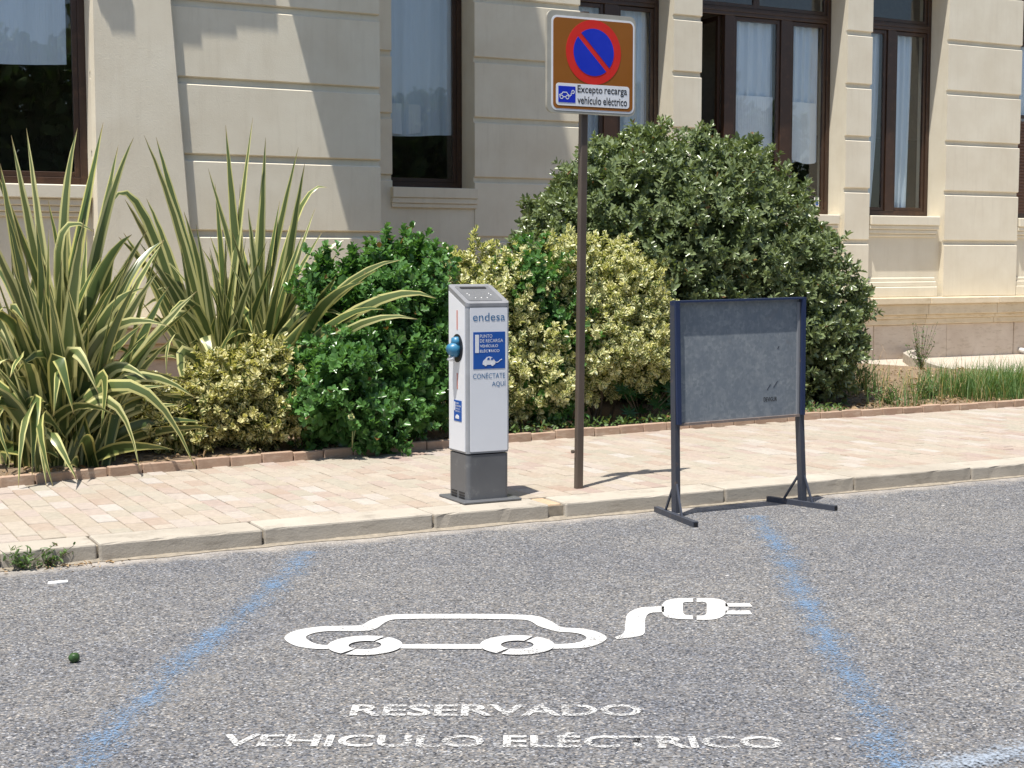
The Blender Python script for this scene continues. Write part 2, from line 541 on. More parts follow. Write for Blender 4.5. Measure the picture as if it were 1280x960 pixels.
# ------------------------------------------------------------------ the ground
KY, KH = 7.90, 0.10                                   # kerb face and height
road = pyd('road', [(-300, -300, 0), (300, -300, 0), (300, 300, 0), (-300, 300, 0)], [(0, 1, 2, 3)], 'asphalt')
tag(road, 'weathered grey asphalt road with coarse aggregate', 'road', kind='structure')
KW = 0.27
kerb = boxo('kerb', -6.5, 24.5, KY + 0.03, KY + KW, -0.05, KH - 0.02, 'mortar')
tag(kerb, 'low row of pale stone kerb blocks along the asphalt', 'kerb', kind='structure')
rng = random.Random(4)
cuts = [-6.5, -5.4, -4.3, -3.2, -2.1, -1.0, 0.1, 1.14, 1.64, 2.55, 3.60, 4.385, 4.49, 5.70, 6.79, 7.88, 8.97, 10.06, 11.15, 12.24, 13.33, 14.42, 15.5, 16.6, 17.7, 18.8, 19.9, 21, 22.1, 23.2, 24.5]
for a, b in zip(cuts[:-1], cuts[1:]):
    bm = bmesh.new()
    dz = rng.uniform(-0.004, 0.004)
    dy = rng.uniform(-0.006, 0.006)
    small = b - a < 0.2
    abox(bm, a + 0.006, b - 0.006, KY + dy + (0.03 if small else 0), KY + KW + 0.001, -0.04, KH + dz - (0.006 if small else 0), 0.011, 2)
    bmesh.ops.subdivide_edges(bm, edges=[e for e in bm.edges if e.calc_length() > 0.25 and abs(e.verts[0].co.y - e.verts[1].co.y) < 1e-4 and abs(e.verts[0].co.z - e.verts[1].co.z) < 1e-4], cuts=14)
    for v in bm.verts:                                # chipped arris
        if v.co.y < KY + 0.03 and v.co.z > KH - 0.03 and rng.random() < 0.12:
            v.co.z -= rng.uniform(0, 0.005)
            v.co.y += rng.uniform(0, 0.006)
    bmo('kerb_stone', bm, 'kerbrust' if small else 'kerb', kerb)
bm = bmesh.new()                                      # crumbled mortar fillet where the kerb meets the asphalt
n = 400
prev = None
for i in range(n + 1):
    x = -6 + 30 * i / n
    w = 0.008 + 0.03 * abs(math.sin(x * 2.3) * math.sin(x * 5.1 + 1)) + rng.uniform(0, 0.018)
    a, b = bm.verts.new((x, KY - w, 0.003)), bm.verts.new((x, KY + 0.02, 0.014 + rng.uniform(0, 0.006)))
    if prev:
        bm.faces.new((prev[0], a, b, prev[1]))
    prev = (a, b)
tag(bmo('mortar_fillet', bm, 'mortar', kerb), 'crumbled pale mortar along the foot of the kerb')

# the pavement: bedding sheet, single pavers near, the rest as one field
EDGE = [(-6.5, 9.7), (0.3, 10.0), (1.5, 10.22), (2.4, 10.42), (3.64, 10.55), (5.0, 10.7), (6.1, 10.85), (8.8, 11.02), (11.7, 11.05), (16, 11.1), (24.5, 11.1)]
def edge_y(x):
    for (a, ya), (b, yb) in zip(EDGE[:-1], EDGE[1:]):
        if x <= b:
            return ya + (yb - ya) * (x - a) / (b - a)
    return EDGE[-1][1]
pv = boxo('pavement', -6.5, 24.5, KY + KW + 0.001, 11.6, -0.05, KH - 0.0065, 'mortar')
tag(pv, 'pavement of worn sandy pink and cream pavers', 'pavement', kind='structure')
PW, PL = 0.122, 0.245
cells = []
i = 0
x = -6.4
while x < 24.4:
    off = (i % 2) * PL / 2
    y = KY + KW + 0.006 - (PL / 2 if i % 2 else 0)
    while y < 11.3:
        y0, y1 = max(y, KY + KW + 0.004), y + PL
        if y1 - y0 > 0.05 and (y0 + y1) / 2 < edge_y(x) - 0.01:
            cells.append((x, y0, PW, min(y1, 11.35) - y0))
        y = y1
    x += PW
    i += 1
def pxsize(c):
    p = Vector((c[0], c[1], 0.1))
    f = p.x * math.cos(TH) + p.y * math.sin(TH)
    r = p.x * math.sin(TH) - p.y * math.cos(TH)
    u = 640 + F * r / f
    return (1 / f if -20 < u < 1300 else 0) * (1 if c[3] > 0.2 else 0.6)
cells.sort(key=lambda c: -pxsize(c))
def paver_shape(w, l):
    bm = bmesh.new()
    abox(bm, 0.0025, w - 0.0025, 0.0025, l - 0.0025, -0.03, 0.0, 0.0)
    bmesh.ops.bevel(bm, geom=[e for e in bm.edges if e.verts[0].co.z > -0.01 and e.verts[1].co.z > -0.01], offset=0.004, segments=1, affect='EDGES')
    bm.faces.ensure_lookup_table()
    bmesh.ops.recalc_face_normals(bm, faces=bm.faces)
    return bm
shapes = {}
rng = random.Random(8)
field_v, field_f = [], []
for k, (x, y, w, l) in enumerate(cells):
    key = round(l, 3)
    if key not in shapes:
        bm = paver_shape(w, l)
        me = bpy.data.meshes.new('paver')
        bm.to_mesh(me)
        bm.free()
        me.materials.append(M['paver'])
        shapes[key] = (me, [v.co.copy() for v in me.vertices], [tuple(p.vertices) for p in me.polygons])
    me, vs, fs = shapes[key]
    z = KH + rng.uniform(-0.0022, 0.0022)
    tx, ty = rng.uniform(-0.008, 0.008), rng.uniform(-0.005, 0.005)
    if k < 300:
        o = link(bpy.data.objects.new('paver', me))
        o.location = (x, y, z)
        o.rotation_euler = (ty, tx, 0)
        put(o, pv)
    else:
        b = len(field_v)
        field_v += [(x + v.x, y + v.y, z + v.z - tx * v.x + ty * v.y) for v in vs]
        field_f += [[i + b for i in f] for f in fs]
tag(pyd('paver_field', field_v, field_f, 'pavers', pv), kind='stuff')

# planting bed, path, edging
path = pyd('path', [(-6.5, 11.5, 0.096), (26, 11.5, 0.096), (26, 17.35, 0.096), (-6.5, 17.35, 0.096)], [(0, 1, 2, 3)], 'pathm')
tag(path, 'pale concrete path along the foot of the facade', 'path', kind='structure')
BACK = [(-6.5, 14.9), (6.2, 14.9), (6.3, 17.2), (15.8, 17.2), (14.7, 15.9), (13.8, 14.4), (13.4, 13.4), (13.9, 12.75), (15.2, 12.5), (18, 12.4), (24.5, 12.4)]
def bed_z(x, y):
    return 0.125 + 0.05 * min(1, max(0, (y - edge_y(x)) / 1.2)) + 0.018 * math.sin(x * 3.1 + y) * math.sin(y * 2.7 - x) + 0.012 * math.sin(x * 9 + 2 * y) + 0.16 * math.exp(-((x - 12.2) / 1.5) ** 2 - ((y - 13.0) / 0.9) ** 2)
bx = np.arange(-6.5, 24.51, 0.125)
verts, faces = [], []
def back_y(x):
    if x < 6.25: return 14.9
    if x > 13.4:
        lim = [(13.4, 13.4), (13.9, 12.75), (15.2, 12.5), (18, 12.4), (24.6, 12.4)]
        for (a, ya), (b, yb) in zip(lim[:-1], lim[1:]):
            if x <= b: return ya + (yb - ya) * (x - a) / (b - a)
    return 17.2
NB = 40
for x in bx:
    y0 = edge_y(x) + 0.03
    y1 = back_y(x)
    for j in range(NB + 1):
        y = y0 + (y1 - y0) * j / NB
        verts.append((x, y, bed_z(x, y)))
for i in range(len(bx) - 1):
    for j in range(NB):
        a = i * (NB + 1) + j
        q = (a, a + NB + 1, a + NB + 2, a + 1)
        c = sum((Vector(verts[t]) for t in q), Vector()) / 4
        cut = c.x > 13.4 or not (c.y > 13.4 and c.x > 13.4 + (c.y - 13.4) * 0.62)
        if cut:
            faces.append(q)
bed = pyd('planting_bed', verts, faces, 'soil', smooth=True)
tag(bed, 'dry brown soil of the planting bed', 'soil', kind='structure')
def bed_back_strip(pts, w, h, z0):
    bm = bmesh.new()
    for (a, b) in zip(pts[:-1], pts[1:]):
        d = (Vector(b) - Vector(a))
        beam(bm, (a[0], a[1], z0 + h / 2), (b[0], b[1], z0 + h / 2), w, h, (d.y, -d.x, 0))
    return bm
se = empty('stone_edging', (14.2, 15.1, 0.1), 'pale stone edging between the weedy bed and the path', 'edging')
pts = [(15.9, 17.2), (15.3, 16.7), (14.7, 15.9), (14.25, 15.15), (13.8, 14.4), (13.5, 13.8), (13.42, 13.3), (13.9, 12.75), (14.6, 12.6), (15.4, 12.5), (16.4, 12.42), (17.4, 12.4), (18.6, 12.4)]
for a, b in zip(pts[:-1], pts[1:]):
    bm = bmesh.new()
    d = Vector((b[0] - a[0], b[1] - a[1], 0))
    e = d.normalized() * 0.006
    beam(bm, (a[0] + e.x, a[1] + e.y, 0.16), (b[0] - e.x, b[1] - e.y, 0.16), 0.11, 0.14, (d.y, -d.x, 0))
    bmo('edging_stone', bm, 'kerb', se)
be = empty('brick_edging', (5, 10.7, 0.1), 'low terracotta brick edging between pavement and planting bed', 'edging')
rng = random.Random(12)
x = -3.0
while x < 16.5:
    w = rng.choice([0.24, 0.25, 0.25, 0.26, 0.40])
    y0, y1 = edge_y(x), edge_y(x + w)
    a = math.atan2(y1 - y0, w)
    bm = bmesh.new()
    abox(bm, 0.004, w - 0.004, -0.028, 0.028, 0.06, 0.165 + rng.uniform(-0.008, 0.008), 0.006)
    bmesh.ops.rotate(bm, verts=bm.verts, cent=(0, 0, 0), matrix=Matrix.Rotation(a + rng.uniform(-0.02, 0.02), 3, 'Z') @ Matrix.Rotation(rng.uniform(-0.05, 0.05), 3, 'X'))
    bmesh.ops.translate(bm, verts=bm.verts, vec=(x, y0, 0))
    bmo('brick', bm, 'edging', be)
    x += w

# ------------------------------------------------------------------ the building
FY, PY = 17.40, 14.95                                 # wall faces of the main front and of the wing
bld = empty('building', (9, 17.4, 0.1), 'cream stucco building with grooved courses and tall brown windows', 'building')
COURSE = [1.03, 1.87, 2.64, 3.41, 4.18, 4.95, 5.72]
def wall_seg(x0, x1, Y, back, top, zlist=COURSE, lo=None):
    boxo('wall', x0, x1, Y + 0.04, Y + back, 0.05, top, 'stucco', bld)
    for a, b in zip(zlist[:-1], zlist[1:]):
        z0, z1 = a + (0.033 if a > 1.1 else 0), b - 0.033
        bm = bmesh.new()
        c = 0.018
        vs = [(Y + 0.04, z0), (Y + c, z0), (Y, z0 + c * 0.6), (Y, z1 - c * 0.6), (Y + c, z1), (Y + 0.04, z1)]
        A = [bm.verts.new((x0, y, z)) for y, z in vs]
        B = [bm.verts.new((x1, y, z)) for y, z in vs]
        n = len(vs)
        bm.faces.new(A); bm.faces.new(B[::-1])
        for i in range(n):
            bm.faces.new((A[i], B[i], B[(i + 1) % n], A[(i + 1) % n]))
        bmo('wall_block', bm, 'stucco', bld)
    boxo('wall_block', x0, x1, Y, Y + 0.04, zlist[-1] + 0.033, top, 'stucco', bld)
TOP = 17.0
RD = 0.40                                             # reveal depth
W = dict(w1=(7.37, 8.53), w2=(10.10, 11.60), w3=(12.07, 14.67), w4=(15.145, 16.655), w5=(18.21, 19.7))
SILL = dict(w1=2.52, w2=2.27, w3=2.27, w4=2.27, w5=2.27)
LINT = 5.8
xs = [6.2] + [c for k in W for c in W[k]] + [24.5]
for i in range(0, len(xs), 2):
    wall_seg(xs[i], xs[i + 1], FY, RD + 0.25, TOP)
for k, (a, b) in W.items():
    boxo('lintel', a, b, FY + 0.002, FY + RD + 0.25, LINT, TOP, 'stucco', bld)
    s = SILL[k]
    boxo('apron', a, b, FY + (0.10 if k != 'w1' else 0.01), FY + RD + 0.25, 0.06, s - 0.04, 'stucco', bld)
    bm = bmesh.new()                                  # moulded sill
    if k == 'w1':
        for y0, z0, z1, e in ((-0.07, s - 0.13, s, 0.02), (-0.05, s - 0.20, s - 0.13, 0.02), (-0.03, s - 0.255, s - 0.20, 0.02)):
            abox(bm, a - e, b + e, FY + y0, FY + 0.008, z0, z1, 0.006)
        abox(bm, a + 0.002, b - 0.002, FY + 0.004, FY + RD + 0.05, s - 0.038, s - 0.002)
    else:
        for y0, z0, z1 in ((-0.02, s - 0.14, s), (0.01, s - 0.205, s - 0.14), (0.035, s - 0.27, s - 0.205), (0.065, s - 0.32, s - 0.27)):
            abox(bm, a + 0.03, b - 0.10, FY + y0, FY + 0.098, z0, z1, 0.01)
        abox(bm, a + 0.002, b - 0.002, FY + 0.095, FY + RD + 0.05, s - 0.038, s - 0.004)
    bmo('sill', bm, 'stucco', bld)
    if k != 'w1':
        bm = bmesh.new()
        for y0, z0, z1 in ((0.01, 1.03, 1.19), (0.04, 1.19, 1.27), (0.07, 1.27, 1.33)):
            abox(bm, a + 0.03, b - 0.10, FY + y0, FY + 0.098, z0, z1, 0.012)
        bmo('apron_moulding', bm, 'stucco', bld)
# plinth of separate stones under a moulded course
rng = random.Random(3)
def plinth(x0, x1, Y, joints):
    for a, b in zip(joints[:-1], joints[1:]):
        boxo('plinth_stone', a + 0.004, b - 0.004, Y - 0.14 + rng.uniform(-0.006, 0.006), Y - 0.001, 0.05, 0.615, 'plinth', bld, 0.008)
    x = x0
    while x < x1 - 0.01:
        b = min(x1, x + rng.uniform(1.2, 1.5))
        bm = bmesh.new()
        for y0, z0, z1 in ((-0.30, 0.93, 1.03), (-0.255, 0.77, 0.93), (-0.21, 0.71, 0.77), (-0.18, 0.618, 0.71)):
            abox(bm, x + 0.003, b - 0.003, Y + y0, Y - 0.0015, z0, z1 - 0.0005, 0.012, 2)
        bmo('plinth_moulding', bm, 'mould', bld)
        x = b
plinth(6.5, 24.5, FY, [6.5, 7.9, 9.3, 10.7, 12.1, 13.6, 15.15, 16.62, 18.05, 19.5, 20.9, 22.3, 24.5])
boxo('plinth_core', 6.25, 24.5, FY - 0.0012, FY + 0.03, 0.05, 1.029, 'mould', bld)
# the wing that stands forward
PJ = 3.135
wall_seg(-6.5, 1.75, PY, 0.5, TOP)
wall_seg(PJ, 6.196, PY, 0.5, TOP)
boxo('lintel', 1.75, PJ, PY + 0.002, PY + 0.5, 4.95, TOP, 'stucco', bld)
boxo('apron', 1.75, PJ, PY + 0.10, PY + 0.5, 0.06, 2.30, 'stucco', bld)
bm = bmesh.new()
for y0, z0, z1 in ((-0.03, 2.20, 2.335), (0.01, 2.13, 2.20), (0.035, 2.07, 2.13), (0.065, 2.02, 2.07)):
    abox(bm, 1.78, PJ - 0.03, PY + y0, PY + 0.098, z0, z1, 0.01)
abox(bm, 1.752, PJ - 0.002, PY + 0.095, PY + 0.24, 2.29, 2.331)
bmo('sill', bm, 'stucco', bld)
boxo('wall', 5.9, 6.2, PY + 0.505, FY + 0.03, 0.05, TOP, 'stucco', bld)
plinth(-6.5, 6.25, PY - 0.1, [-6.5, -5, -3.6, -2.2, -0.8, 0.6, 2.0, 3.4, 4.8, 6.25])
# battered pilaster beside the wing window
bm = bmesh.new()
for (za, zb_) in ((1.03, 7.0),):
    xr = lambda z: 3.925 + (4.19 - z) * 0.068
    q = []
    for z in np.linspace(za, zb_, 12):
        q.append([bm.verts.new(p) for p in ((PJ + 0.001, PY - 0.001, z), (PJ + 0.001 + 0.02, PY - 0.10, z), (xr(z) - 0.012, PY - 0.10, z), (xr(z), PY - 0.085, z), (xr(z), PY - 0.001, z))])
    for a, b in zip(q[:-1], q[1:]):
        for i in range(4):
            bm.faces.new((a[i], a[i + 1], b[i + 1], b[i]))
bmo('pilaster', bm, 'stucco', bld)
# balcony and brackets above the picture; their shade lies on the wing
D2 = 1.05
boxo('balcony', 4.66, 7.3, PY - D2, PY - 0.002, 6.20, 6.42, 'stucco', bld, 0.01)
bm = bmesh.new()
for a, b, d, z0, z1 in ((3.20, 4.52, 0.335, 5.95, 6.2), (3.20, 4.10, 0.325, 5.80, 5.95), (3.20, 3.75, 0.315, 5.62, 5.80)):
    abox(bm, a, b, PY - d, PY - 0.102, z0, z1)
bmo('capital', bm, 'stucco', bld)
bm = bmesh.new()
for i, (d, z0, z1) in enumerate(((0.46, 5.95, 6.2), (0.41, 5.75, 5.95), (0.365, 5.55, 5.75))):
    abox(bm, 2.75 + 0.03 * i, 2.98 - 0.03 * i, PY - d, PY - 0.002, z0, z1)
bmo('corbel', bm, 'stucco', bld)
boxo('cornice', -6.5, 3.15, PY - 0.38, PY - 0.002, 6.21, 6.5, 'stucco', bld)

# rooms behind the glass
def room(x0, x1, y0, y1, z0, z1):
    bm = bmesh.new()
    for a, b, c, d, e, f in ((x0, x1, y1, y1 + 0.1, z0, z1), (x0 - 0.1, x0, y0, y1, z0, z1), (x1, x1 + 0.1, y0, y1, z0, z1), (x0, x1, y0, y1, z0 - 0.1, z0), (x0, x1, y0, y1, z1, z1 + 0.1)):
        abox(bm, a, b, c, d, e, f)
    r = bmo('room', bm, 'room', bld)
    boxo('dado', x0 + 0.01, x1 - 0.01, y1 - 0.03, y1 - 0.002, z0, 3.9, 'dado', r)
    return r
room(6.6, 21.0, FY + 0.66, 22.0, 1.6, 6.6)
room(-4, 5.7, PY + 0.51, 17.3, 1.6, 6.6)

# windows
def frame_box(bm, x0, x1, z0, z1, y0, y1, t):
    abox(bm, x0, x0 + t, y0, y1, z0, z1, 0.004)
    abox(bm, x1 - t, x1, y0, y1, z0, z1, 0.004)
    abox(bm, x0 + t, x1 - t, y0 + 0.002, y1 - 0.002, z0, z0 + t, 0.004)
    abox(bm, x0 + t, x1 - t, y0 + 0.002, y1 - 0.002, z1 - t, z1, 0.004)
def curtain(parent, x0, x1, z0, z1, Y, mat='curtain', folds=5, amp=0.022, seed=1, gather=0.0):
    rr = random.Random(seed)
    ph = rr.uniform(0, 6)
    n, m = 40, 10
    v, f = [], []
    for j in range(m + 1):
        t = j / m
        for i in range(n + 1):
            s = i / n
            x = x0 + (x1 - x0) * s
            if gather:
                x = x0 + (x1 - x0) * (s * (1 - gather * t * t))
            y = Y + amp * math.sin(s * folds * 6.28 + ph + 0.5 * math.sin(3 * t)) + 0.4 * amp * math.sin(s * folds * 14 + ph * 2 + t)
            z = z1 - (z1 - z0) * t + (0.03 * math.sin(s * 4 + ph) - 0.03 * s if j == m else 0)
            v.append((x, y, z))
    for j in range(m):
        for i in range(n):
            a = j * (n + 1) + i
            f.append((a, a + 1, a + n + 2, a + n + 1))
    return pyd('curtain', v, f, mat, parent, True)
def light(parent, x0, x1, z0, z1, y0, cas=True, glass=True):
    t = 0.055
    if cas:
        bm = bmesh.new()
        frame_box(bm, x0, x1, z0, z1, y0, y0 + 0.05, t)
        bmo('casement', bm, 'wood', parent)
    else:
        t = 0
    if glass:
        boxo('pane', x0 + t + 0.001, x1 - t - 0.001, y0 + 0.022, y0 + 0.028, z0 + t + 0.001, z1 - t - 0.001, 'glass', parent)
def window(x0, x1, zs, zt, Y, posts, transom):
    bm = bmesh.new()
    frame_box(bm, x0 + 0.002, x1 - 0.002, zs, zt, Y, Y + 0.09, 0.07)
    for p0, p1 in posts:
        abox(bm, p0, p1, Y - 0.005, Y + 0.085, zs + 0.07, (transom or zt) - (0.045 if transom else 0.07), 0.004)
    if transom:
        abox(bm, x0 + 0.07, x1 - 0.07, Y - 0.012, Y + 0.08, transom - 0.045, transom + 0.075, 0.006)
        abox(bm, x0 + 0.07, x1 - 0.07, Y - 0.03, Y - 0.012, transom + 0.01, transom + 0.05, 0.004)
    return bmo('window', bm, 'wood', bld)
WY = FY + RD - 0.02
X = lambda u, Y=WY: ony(u, 150, Y).x
TR = 5.16
# recess window
w = window(7.37, 8.53, 2.54, LINT, WY, [], None)
light(w, 7.37 + 0.07, 8.53 - 0.07, 2.61, LINT - 0.07, WY + 0.02)
curtain(w, 7.35, 8.47, 3.24, LINT, WY + 0.12, 'curtain', 3, 0.02, 5)
curtain(w, 7.35, 7.98, 3.27, 3.62, WY + 0.10, 'curtain2', 1, 0.01, 9)
# window behind the sign
a, b = W['w2']
w = window(a, b, 2.29, LINT, WY, [(X(755), X(772))], TR)
light(w, a + 0.07, X(755), 2.36, TR - 0.05, WY + 0.02)
light(w, X(772), b - 0.07, 2.36, TR - 0.05, WY + 0.02)
light(w, a + 0.07, b - 0.07, TR + 0.08, LINT - 0.07, WY + 0.02)
curtain(w, a + 0.1, X(757), 2.6, TR - 0.06, WY + 0.14, 'curtain', 4, 0.02, 2)
curtain(w, X(770), b - 0.1, 2.6, TR - 0.06, WY + 0.14, 'curtain', 4, 0.02, 3)
# wide middle window, its first leaf swung open into the room
a, b = W['w3']
pA, pB, pC, pD = X(905), X(917), X(975), X(988)
w = window(a, b, 2.29, LINT, WY, [(pA, pB), (pC, pD)], TR)
light(w, pB, pC, 2.36, TR - 0.05, WY + 0.02)
light(w, pD, b - 0.07, 2.36, TR - 0.05, WY + 0.02)
light(w, a + 0.07, 13.3, TR + 0.08, LINT - 0.07, WY + 0.02)
light(w, 13.3, b - 0.07, TR + 0.08, LINT - 0.07, WY + 0.02)
curtain(w, pB + 0.05, pC - 0.04, 3.16, TR - 0.1, WY + 0.13, 'curtain', 4, 0.02, 4)
curtain(w, pB + 0.05, pC - 0.06, 3.18, 4.0, WY + 0.10, 'curtain2', 1, 0.008, 14)
curtain(w, pD + 0.02, b - 0.16, 3.08, TR - 0.1, WY + 0.13, 'curtain', 4, 0.02, 6)
curtain(w, pD + 0.04, b - 0.18, 3.09, 3.95, WY + 0.10, 'curtain2', 1, 0.008, 16)
bm = bmesh.new()                                      # the leaf standing open
for z0, z1 in ((2.36, 2.42), (TR - 0.11, TR - 0.05)):
    abox(bm, pA - 0.06, pA - 0.015, WY + 0.12, WY + 0.60, z0, z1)
for y0 in (WY + 0.09, WY + 0.60):
    abox(bm, pA - 0.061, pA - 0.014, y0, y0 + 0.06, 2.36, TR - 0.05)
bmo('casement', bm, 'wood', w)
boxo('sticker', X(1020), X(1026), WY + 0.010, WY + 0.014, 2.40, 2.54, 'paper', w)
boxo('sticker_print', X(1022), X(1025), WY + 0.005, WY + 0.009, 2.42, 2.49, 'sblue', w)
# narrow window beside the broad pilaster
a, b = W['w4']
pA, pB = X(1108), X(1118)
w = window(a, b, 2.29, LINT, WY, [(pA, pB)], TR)
light(w, a + 0.07, pA, 2.36, TR - 0.05, WY + 0.02)
light(w, pB, b - 0.07, 2.36, TR - 0.05, WY + 0.02)
light(w, a + 0.07, b - 0.07, TR + 0.08, LINT - 0.07, WY + 0.02)
curtain(w, a + 0.1, pA - 0.03, 2.45, TR - 0.1, WY + 0.13, 'curtain', 3, 0.02, 7, 0.25)
curtain(w, pB + 0.05, b - 0.26, 2.42, TR - 0.1, WY + 0.13, 'curtain', 3, 0.025, 8, 0.15)
# last window with a slatted blind
a, b = W['w5']
w = window(a, b, 2.29, LINT, WY, [], TR)
for i in range(30):
    z = 2.38 + i * 0.05
    bm = bmesh.new()
    beam(bm, (a + 0.075, WY + 0.03, z), (b - 0.075, WY + 0.03, z), 0.052, 0.008, (0, 0.5, 1))
    bmo('slat', bm, 'blind', w)
light(w, a + 0.07, b - 0.07, 3.9, TR - 0.05, WY + 0.02)
curtain(w, a + 0.1, b - 0.1, 3.9, TR - 0.1, WY + 0.13, 'curtain', 4, 0.02, 11)
# wing window
w = window(1.75, PJ, 2.345, 4.95, PY + 0.20, [], None)
light(w, 1.82, PJ - 0.07, 2.415, 4.88, PY + 0.22)
curtain(w, 1.8, PJ - 0.16, 3.55, 4.9, PY + 0.33, 'curtain', 2, 0.015, 12)

# ------------------------------------------------------------------ road markings
def stroke(pts, w, mat, name, z=0.004, parent=None, closed=False, ragged=0.0, seed=1):
    rr = random.Random(seed)
    P = [Vector((p[0], p[1], 0)) for p in pts]
    n = len(P)
    L, Rr = [], []
    for i, p in enumerate(P):
        a = P[(i - 1) % n] if closed or i > 0 else p
        b = P[(i + 1) % n] if closed or i < n - 1 else p
        t = (b - a).normalized()
        s = Vector((-t.y, t.x, 0))
        ww = w[i] if isinstance(w, (list, tuple)) else w
        L.append(p + s * (ww / 2 + rr.uniform(-ragged, ragged)))
        Rr.append(p - s * (ww / 2 + rr.uniform(-ragged, ragged)))
    v = [(p.x, p.y, z) for p in L] + [(p.x, p.y, z) for p in P] + [(p.x, p.y, z) for p in Rr]
    f = [(i + c * n, i + c * n + n, (i + 1) % n + c * n + n, (i + 1) % n + c * n) for c in (0, 1) for i in range(n if closed else n - 1)]
    o = pyd(name, v, f, mat, parent)
    ul = o.data.uv_layers.new(name='UVMap')
    for lp in o.data.loops:                           # 1 along the middle of the line, 0 at its worn edges
        ul.data[lp.index].uv = (1.0 if n <= lp.vertex_index < 2 * n else 0.0, 0.0)
    return o
def spline(pts, k=10):                                # Catmull-Rom through measured points
    P = [Vector(p) for p in pts]
    P = [P[0] * 2 - P[1]] + P + [P[-1] * 2 - P[-2]]
    out = []
    for i in range(1, len(P) - 2):
        for j in range(k):
            t = j / k
            out.append(0.5 * ((2 * P[i]) + (-P[i - 1] + P[i + 1]) * t + (2 * P[i - 1] - 5 * P[i] + 4 * P[i + 1] - P[i + 2]) * t * t + (-P[i - 1] + 3 * P[i] - 3 * P[i + 1] + P[i + 2]) * t ** 3))
    out.append(P[-2])
    return out
def road_px(l):
    return [onz(*p) for p in l]
o = stroke(spline(road_px([(388, 690), (330, 742), (250, 812), (190, 868), (110, 950), (40, 1030)])), 0.25, 'bluepaint', 'painted_line', ragged=0.008)
tag(o, 'worn blue bay line meeting the kerb below the glossy green shrub', 'road marking', 'blue bay lines')
o = stroke(spline(road_px([(948, 645), (975, 690), (1012, 760), (1052, 830), (1088, 890), (1112, 940), (1140, 1010)])), 0.25, 'bluepaint', 'painted_line', ragged=0.008, seed=2)
tag(o, 'worn blue bay line starting at the feet of the grey board', 'road marking', 'blue bay lines')
o = stroke(spline(road_px([(1060, 1010), (1130, 978), (1205, 955), (1300, 934), (1420, 912)])), 0.17, 'palepaint', 'painted_line', z=0.008, ragged=0.008, seed=3)
tag(o, 'pale bluish white stripe crossing the outer end of the bay', 'road marking', 'blue bay lines')
# electric car symbol
sym = empty('car_symbol', onz(560, 800), 'white painted outline of a car with a cable and plug', 'road marking')
def z6(x, y):
    return (340 + x / 2.0645, 720 + y / 2.0645)
def zpts(l):
    return [onz(*z6(*p)) for p in l]
def band(name, outer, inner, closed=False):
    A, B = zpts(outer), zpts(inner)
    n = len(A)
    v = [(p.x, p.y, 0.004) for p in A + B]
    f = [(i, i + 1, i + 1 + n, i + n) for i in range(n - 1)]
    return pyd(name, v, f, 'whitepaint', sym)
def smooth(l, k=5):
    return [(p.x, p.y) for p in spline([Vector((a, b)) for a, b in l], k)]
body_o = [(160, 190), (110, 190), (60, 182), (32, 163), (55, 145), (110, 134), (165, 131), (228, 129), (250, 118), (285, 106), (330, 101), (490, 100), (640, 102), (690, 107), (722, 120), (748, 134), (800, 138), (842, 147), (864, 162), (842, 178), (800, 188), (720, 190)]
body_i = [(160, 180), (130, 180), (105, 174), (87, 161), (102, 151), (135, 145), (172, 144), (236, 144), (268, 138), (300, 118), (340, 113), (490, 112), (630, 114), (665, 118), (690, 132), (735, 145), (775, 148), (800, 153), (812, 162), (800, 170), (775, 176), (722, 178)]
band('car_outline', smooth(body_o), smooth(body_i))
band('car_outline', [(325, 178), (430, 178), (545, 178)], [(325, 189), (430, 190), (545, 190)])
for cx, cy in ((240, 182), (633, 181)):
    c = onz(*z6(cx, cy))
    for a0 in (4, 184):
        A = [(c.x + 0.155 * math.cos(R(a0 + 172 * i / 24) - 0.5), c.y + 0.155 * math.sin(R(a0 + 172 * i / 24) - 0.5)) for i in range(25)]
        B = [(c.x + 0.068 * math.cos(R(a0 + 172 * i / 24) - 0.5), c.y + 0.068 * math.sin(R(a0 + 172 * i / 24) - 0.5)) for i in range(25)]
        t = Matrix.Rotation(R(62), 2)
        v = []
        for p in A + B:
            q = t @ (Vector(p) - Vector((c.x, c.y)))
            v.append((c.x + q.x, c.y + q.y, 0.0065))
        pyd('wheel', v, [(i, i + 1, i + 26, i + 25) for i in range(24)], 'whitepaint', sym)
band('cable', smooth([(885, 160), (908, 148), (912, 125), (918, 100), (950, 84), (1012, 80)]), smooth([(889, 165), (955, 155), (962, 132), (964, 112), (975, 98), (1012, 95)]))
band('plug', smooth([(1086, 59), (1040, 60), (1014, 68), (1005, 84), (1012, 104), (1040, 112), (1086, 114)]), smooth([(1086, 69), (1070, 69), (1061, 72), (1060, 84), (1062, 98), (1070, 103), (1086, 103)]))
band('plug', smooth([(1096, 59), (1140, 60), (1166, 66), (1178, 84), (1166, 104), (1140, 114), (1096, 115)]), smooth([(1096, 69), (1112, 69), (1121, 72), (1122, 84), (1121, 99), (1112, 104), (1096, 104)]))
for a, b in ((72, 81), (91, 101)):
    band('plug_pin', [(1170, a), (1232, a)], [(1170, b), (1240, b)])
